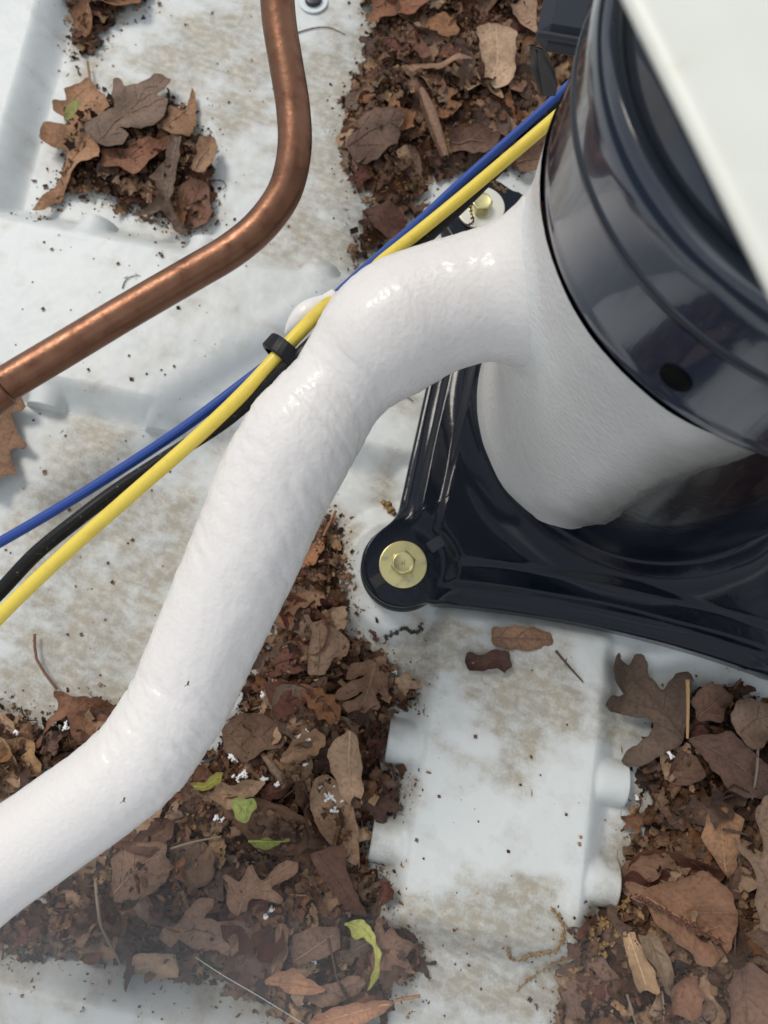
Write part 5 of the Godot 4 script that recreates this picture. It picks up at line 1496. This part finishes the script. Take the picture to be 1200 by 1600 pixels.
func build_small_things() -> void:
	rng.seed = 4242
	# bits of frost fallen on the litter
	for q in [[Vector3(-0.0668, 0.012, 0.0232), 5.5], [Vector3(-0.0628, 0.012, 0.0305), 7.5], [Vector3(-0.0522, 0.012, 0.0324), 5.0], [Vector3(-0.0572, 0.013, 0.0377), 6.5], [Vector3(-0.0732, 0.012, 0.0484), 2.5], [Vector3(-0.0709, 0.012, 0.0494), 3.0], [Vector3(-0.0356, 0.012, 0.0142), 8.5], [Vector3(-0.034, 0.012, 0.0205), 5.0], [Vector3(-0.0348, 0.012, 0.0259), 3.0], [Vector3(-0.0234, 0.012, 0.0396), 6.5], [Vector3(-0.018, 0.012, 0.0407), 3.0], [Vector3(-0.0222, 0.012, 0.0457), 4.5], [Vector3(-0.028, 0.012, 0.0354), 2.4], [Vector3(-0.0215, 0.012, 0.0348), 2.4], [Vector3(-0.0483, 0.014, 0.0845), 6.0], [Vector3(-0.0498, 0.014, 0.0875), 3.0], [Vector3(-0.0291, 0.012, 0.1039), 4.0], [Vector3(-0.0547, 0.01, -0.004), 3.2], [Vector3(-0.1673, 0.006, 0.0121), 4.2], [Vector3(-0.1443, 0.004, 0.0105), 5.5], [Vector3(-0.0449, 0.008, -0.0513), 6.0], [Vector3(0.0054, 0.006, -0.0142), 3.6], [Vector3(0.1279, 0.01, 0.022), 4.5], [Vector3(0.1148, 0.008, 0.0417), 3.0], [Vector3(0.1118, 0.008, 0.0686), 4.5], [Vector3(0.115, 0.008, 0.0642), 4.5], [Vector3(-0.0467, 0.012, 0.0346), 3.0]]:
		var mb := MB.new()
		var at: Vector3 = q[0]
		var s: float = q[1] * 0.001
		at.y = ground(Vector2(at.x, at.z)) + (0.0052 if heap_height(Vector2(at.x, at.z)) > 0.003 else 0.0012)
		var arms := []
		for k in 3 + int(s * 400.0):
			arms.append(Vector2.RIGHT.rotated(rng.randf() * TAU) * s * rng.randf_range(0.2, 0.5))
		for k in int(14 + s * 5200.0):
			var d: Vector2 = arms[rng.randi() % arms.size()] * rng.randf() + Vector2.RIGHT.rotated(rng.randf() * TAU) * s * 0.10 * rng.randf()
			lump_into(mb, at + Vector3(d.x, rng.randf_range(-0.3, 0.3) * 0.0008 - d.length() * 0.15, d.y), rng.randf_range(0.00035, 0.0008), Color.WHITE)
		var near := beside(Vector2(at.x, at.z))
		near[2]["flakes"] = int(near[2].get("flakes", 0)) + 1
		tag(put("frost_flake", mb.done(), M.ice), "%s white frost flake lying by %s" % [("small" if s < 0.0042 else "large") if near[2]["flakes"] == 1 else ["", "", "second", "third", "fourth", "fifth", "sixth", "seventh", "eighth"][mini(near[2]["flakes"], 8)], near[1]], "frost flake", "frost flakes on the litter")
	# twigs, stalks and catkins
	stick("straw_stalk", "straight pale straw stalk lying across the big dark oak leaf", M.straw, [Vector3(0.1376, 0.0145, -0.0105), Vector3(0.1366, 0.015, 0.0002), Vector3(0.1347, 0.0155, 0.0151)], 0.0010, "straw")
	stick("twig", "short dark twig on the pan in front of the base plate", M.twig, on_ground([78.9, -23.5, 84.5, -16.5, 90.6, -9.5], 0.0008), 0.0006)
	stick("plant_stalk", "thin brown stem lying beside the rib's two bosses", M.twig, on_ground([0.6, 12.3, 2.3, 22.5, 4.8, 32.1, 5.7, 41.5, 4.2, 52.1], 0.0018), 0.0007)
	stick("plant_stalk", "thin stem crossing the crumbs down to the lower boss", M.twig, on_ground([2.3, 36.1, -1.4, 42.8, -4.8, 50.8, -6.1, 62], 0.0018), 0.0006)
	stick("grass_stem", "pale curved grass stem at the frosted pipe's edge", M.grey_twig, on_ground([-59.2, -21, -51.9, -23.4, -44.6, -26.3, -37.8, -27.8], 0.003), 0.0006)
	stick("twig", "straight thin twig on the dusty leaves below the frosted pipe", M.grey_twig, on_ground([-91.4, 60.2, -81.7, 57.6, -70, 55.5], 0.0068), 0.0006)
	stick("twig", "curved dark twig beside the white flakes", M.twig, on_ground([-35.6, 33.4, -33.5, 38.8, -28.3, 43.6, -22.6, 47.3], 0.003), 0.0008)
	stick("twig", "slanting dark twig reaching from the white flakes to the pipe", M.twig, on_ground([-30, 29.3, -37, 34.8, -44, 40.1], 0.003), 0.0007)
	stick("dead_stem", "grey withered stem hanging in the webbed corner", M.grey_twig, on_ground([-124.5, 74.8, -120.5, 82.9, -118.7, 90.4, -116.2, 100.3, -112.8, 108.1], 0.005), 0.0009)
	stick("plant_stalk", "dark stalk running down onto the long orange-brown leaf", M.twig, on_ground([-23.2, 94.9, -21.1, 102.8, -18.9, 111.3, -15.3, 118.5], 0.0075), 0.0006)
	stick("twig", "fine dark twig curling on the bare pan near the copper tube", M.twig, on_ground([-50.9, -383.1, -41.5, -386.4, -32.1, -386.8, -22.6, -381.7], 0.0006), 0.0004)
	stick("twig", "wispy forked twig between pan stains and the upper drift", M.twig, on_ground([-11.2, -361.3, -14.1, -350.1, -12.5, -339.1], 0.0006), 0.0004)
	stick("twig", "thin arched stem on the pan under the elbow of the frosted pipe", M.twig, on_ground([2.6, -146.5, 5.8, -148.6, 10.4, -148.6, 14.6, -145.8], 0.0012), 0.0004)
	stick("hair_root", "fine curled root thread showing past the copper tube", M.twig, on_ground([-135.5, -208.6, -134.2, -213, -131.4, -215.3, -126.8, -216], 0.0006), 0.0003)
	stick("plant_stalk", "looped stem at the edge of the corner pile", M.twig, on_ground([-98.1, -278.7, -95.4, -282, -90.1, -282, -87.8, -278.7, -89.5, -276.3], 0.0012), 0.0004)
	stick("twig", "dark twig on the smooth leaves of the rib-side drift", M.twig, on_ground([142.9, 51.5, 149, 52.6, 154.4, 54.2], 0.0105), 0.0007)
	stick("plant_stalk", "long dark stem beside the round leaf with the catkin", M.twig, on_ground([141.8, 72.9, 143.3, 82.5, 144.4, 92.4, 142, 104.6], 0.0095), 0.0007)
	stick("twig", "slim reddish twig leaning on the crumpled purple-brown leaf", M.grey_twig, on_ground([163.2, 19.1, 161, 27.8, 158, 39.9], 0.009), 0.0007)
	stick("twig", "thick brown twig below the plain brown leaf", M.twig, on_ground([127.2, 44.7, 135.9, 42.8, 143.2, 40.9, 152, 38.3], 0.005), 0.0013)
	stick("plant_stalk", "grey stem at the bottom between the dull leaves", M.grey_twig, on_ground([99.4, 115.5, 100.8, 121.5, 102.8, 127.5, 103.4, 132.7], 0.005), 0.0007)
	beads("catkin", "yellow-brown catkin string curving on the pan below the rib", M.catkin, on_ground([71, 83.8, 74.4, 88.1, 76.3, 93.7, 73.8, 98.8, 70.9, 102.3, 66.4, 103, 61.3, 105.3, 56.8, 107.2, 54.1, 105.8, 53.2, 101.3], 0.0012), 0.0010, 0.0017, "catkin")
	beads("catkin", "catkin thread straggling from the bare pan into the drift", M.catkin, on_ground([56.8, 120, 63.1, 114.7, 71.6, 109.2, 80.1, 104.8, 89.9, 103.3], 0.0012), 0.0008, 0.0019, "catkin")
	beads("catkin", "clump of yellow catkins over the drift's edge beside the spiky leaf", M.catkin, on_ground([107.3, 81.3, 102.7, 86.4, 96.9, 89.4, 92.5, 93.5, 88.2, 96.5, 90.7, 100.4, 96.3, 99, 99.3, 95.2, 95.4, 91.4, 89.7, 99, 92.7, 103.4], 0.004), 0.0015, 0.0013, "catkin")
	beads("catkin", "dark red-brown catkin lying on the large round leaf", M.dark_catkin, on_ground([106.2, 80, 112.9, 82, 120.7, 85.7, 128.5, 89.4, 135.9, 93.9], 0.0150), 0.0013, 0.0013, "catkin")
	beads("catkin", "rusty catkin at the frame's edge under the smooth leaf", M.dark_catkin, on_ground([153.6, 102.7, 157.2, 106.6, 163.2, 111.8], 0.009), 0.0014, 0.0013, "catkin")
	beads("catkin", "tan catkin clump caught on the yellow wire above the hidden bolt", M.catkin, [Vector3(0.0323, 0.108, -0.1982), Vector3(0.0371, 0.11, -0.1979), Vector3(0.0413, 0.112, -0.1969), Vector3(0.0449, 0.108, -0.1976), Vector3(0.0511, 0.09, -0.2087)], 0.0009, 0.0016, "catkin")
	beads("catkin", "wilted catkin hanging over the hidden bolt's washer", M.twig, [Vector3(0.0444, 0.034, -0.2444), Vector3(0.0436, 0.034, -0.2393), Vector3(0.0449, 0.033, -0.2345), Vector3(0.0413, 0.03, -0.234)], 0.0009, 0.0016, "catkin")
	beads("insect_droppings", "dark beaded thread on the pan below the rubber mount", M.frass, on_ground([0.6, -27.8, 1.8, -30.7, 5.4, -32.5, 9.7, -33.7, 14.5, -32.2, 16.9, -33.1, 17.5, -36.7], 0.001), 0.0011, 0.0016, "droppings")
	beads("insect_droppings", "two brown pellets beside the dark beaded thread", M.dark_catkin, on_ground([-7.2, -33.7, -5.4, -31.9, -3.6, -29.5], 0.001), 0.0011, 0.0014, "droppings")
	beads("seed_pod", "yellow-green bud against the black base plate's skirt", M.catkin, on_ground([-0.6, -96.3, 1.9, -93.7, 5, -91.7], 0.002), 0.0024, 0.0018, "bud")
	# torn web strands in front of the litter
	stick("web_strand", "pale sagging web strand over the lowest leaves", M.silk, [Vector3(-0.0808, 0.012, 0.1027), Vector3(-0.0668, 0.013, 0.1103), Vector3(-0.0503, 0.014, 0.1183), Vector3(-0.0288, 0.015, 0.1296)], 0.00022, "cobweb")
	# bolt head at the top of the frame
	var s := thing("pan_screw", "grey screw head set in the pan by the copper tube's top", "screw", "", Vector3(-0.0419, 0.001, -0.4053))
	put("head", lathe(rounded_profile([Vector2(0.0001, 0), Vector2(0.0052, 0), Vector2(0.0050, 0.0028), Vector2(0.0001, 0.0032)], 0.0012), 28), M.bracket, s)
	put("washer", lathe(rounded_profile([Vector2(0.003, -0.0008), Vector2(0.0085, -0.0008), Vector2(0.0085, 0.0004), Vector2(0.003, 0.0004)], 0.0004), 32), M.louvre, s)
	# gnats and grit on the frost
	for q in [[Vector3(-0.063, 0.1185, -0.0058), "gnat on the dry frost of the pipe's middle run"], [Vector3(-0.0813, 0.1165, 0.0296), "gnat on the frost near the pipe's lower bend"]]:
		var mb := MB.new()
		var at: Vector3 = q[0]
		tube_into(mb, [at, at + Vector3(0.0004, 0.0003, -0.0011)], func(_i): return 0.00028, 6)
		tube_into(mb, [at, at + Vector3(-0.0009, 0.0006, 0.0005)], func(_i): return 0.0001, 4)
		tube_into(mb, [at, at + Vector3(0.0008, 0.0006, 0.0002)], func(_i): return 0.0001, 4)
		tag(put("gnat", mb.done(), M.twig), q[1], "insect")
	# thin cold mist pooling over the lowest leaves
	for f in [[Vector3(-0.138, 0.03, 0.0994), Vector3(0.30, 0.055, 0.14), 1.0, "widest faint pale mist over the lowest leaves"], [Vector3(-0.1457, 0.03, 0.0994), Vector3(0.24, 0.048, 0.11), 1.1, "middle veil of pale mist under the frosted pipe's lowest run"], [Vector3(-0.1536, 0.03, 0.0971), Vector3(0.18, 0.042, 0.085), 1.3, "densest patch of pale mist in the webbed corner"], [Vector3(-0.0763, 0.028, 0.1137), Vector3(0.22, 0.045, 0.08), 1.0, "thin mist over the leaves along the front rim"], [Vector3(-0.01, 0.03, 0.1242), Vector3(0.42, 0.055, 0.085), 1.6, "pale haze along the lower edge of the pan"]]:
		var fog := FogVolume.new()
		fog.name = numbered("cold_mist")
		fog.shape = RenderingServer.FOG_VOLUME_SHAPE_ELLIPSOID
		fog.size = f[1]
		fog.position = f[0]
		var fm := FogMaterial.new()
		fm.albedo = Color(0.95, 0.96, 0.97)
		fm.density = f[2]
		fog.material = fm
		add_child(fog)
		tag(fog, f[3], "mist", "", "stuff")
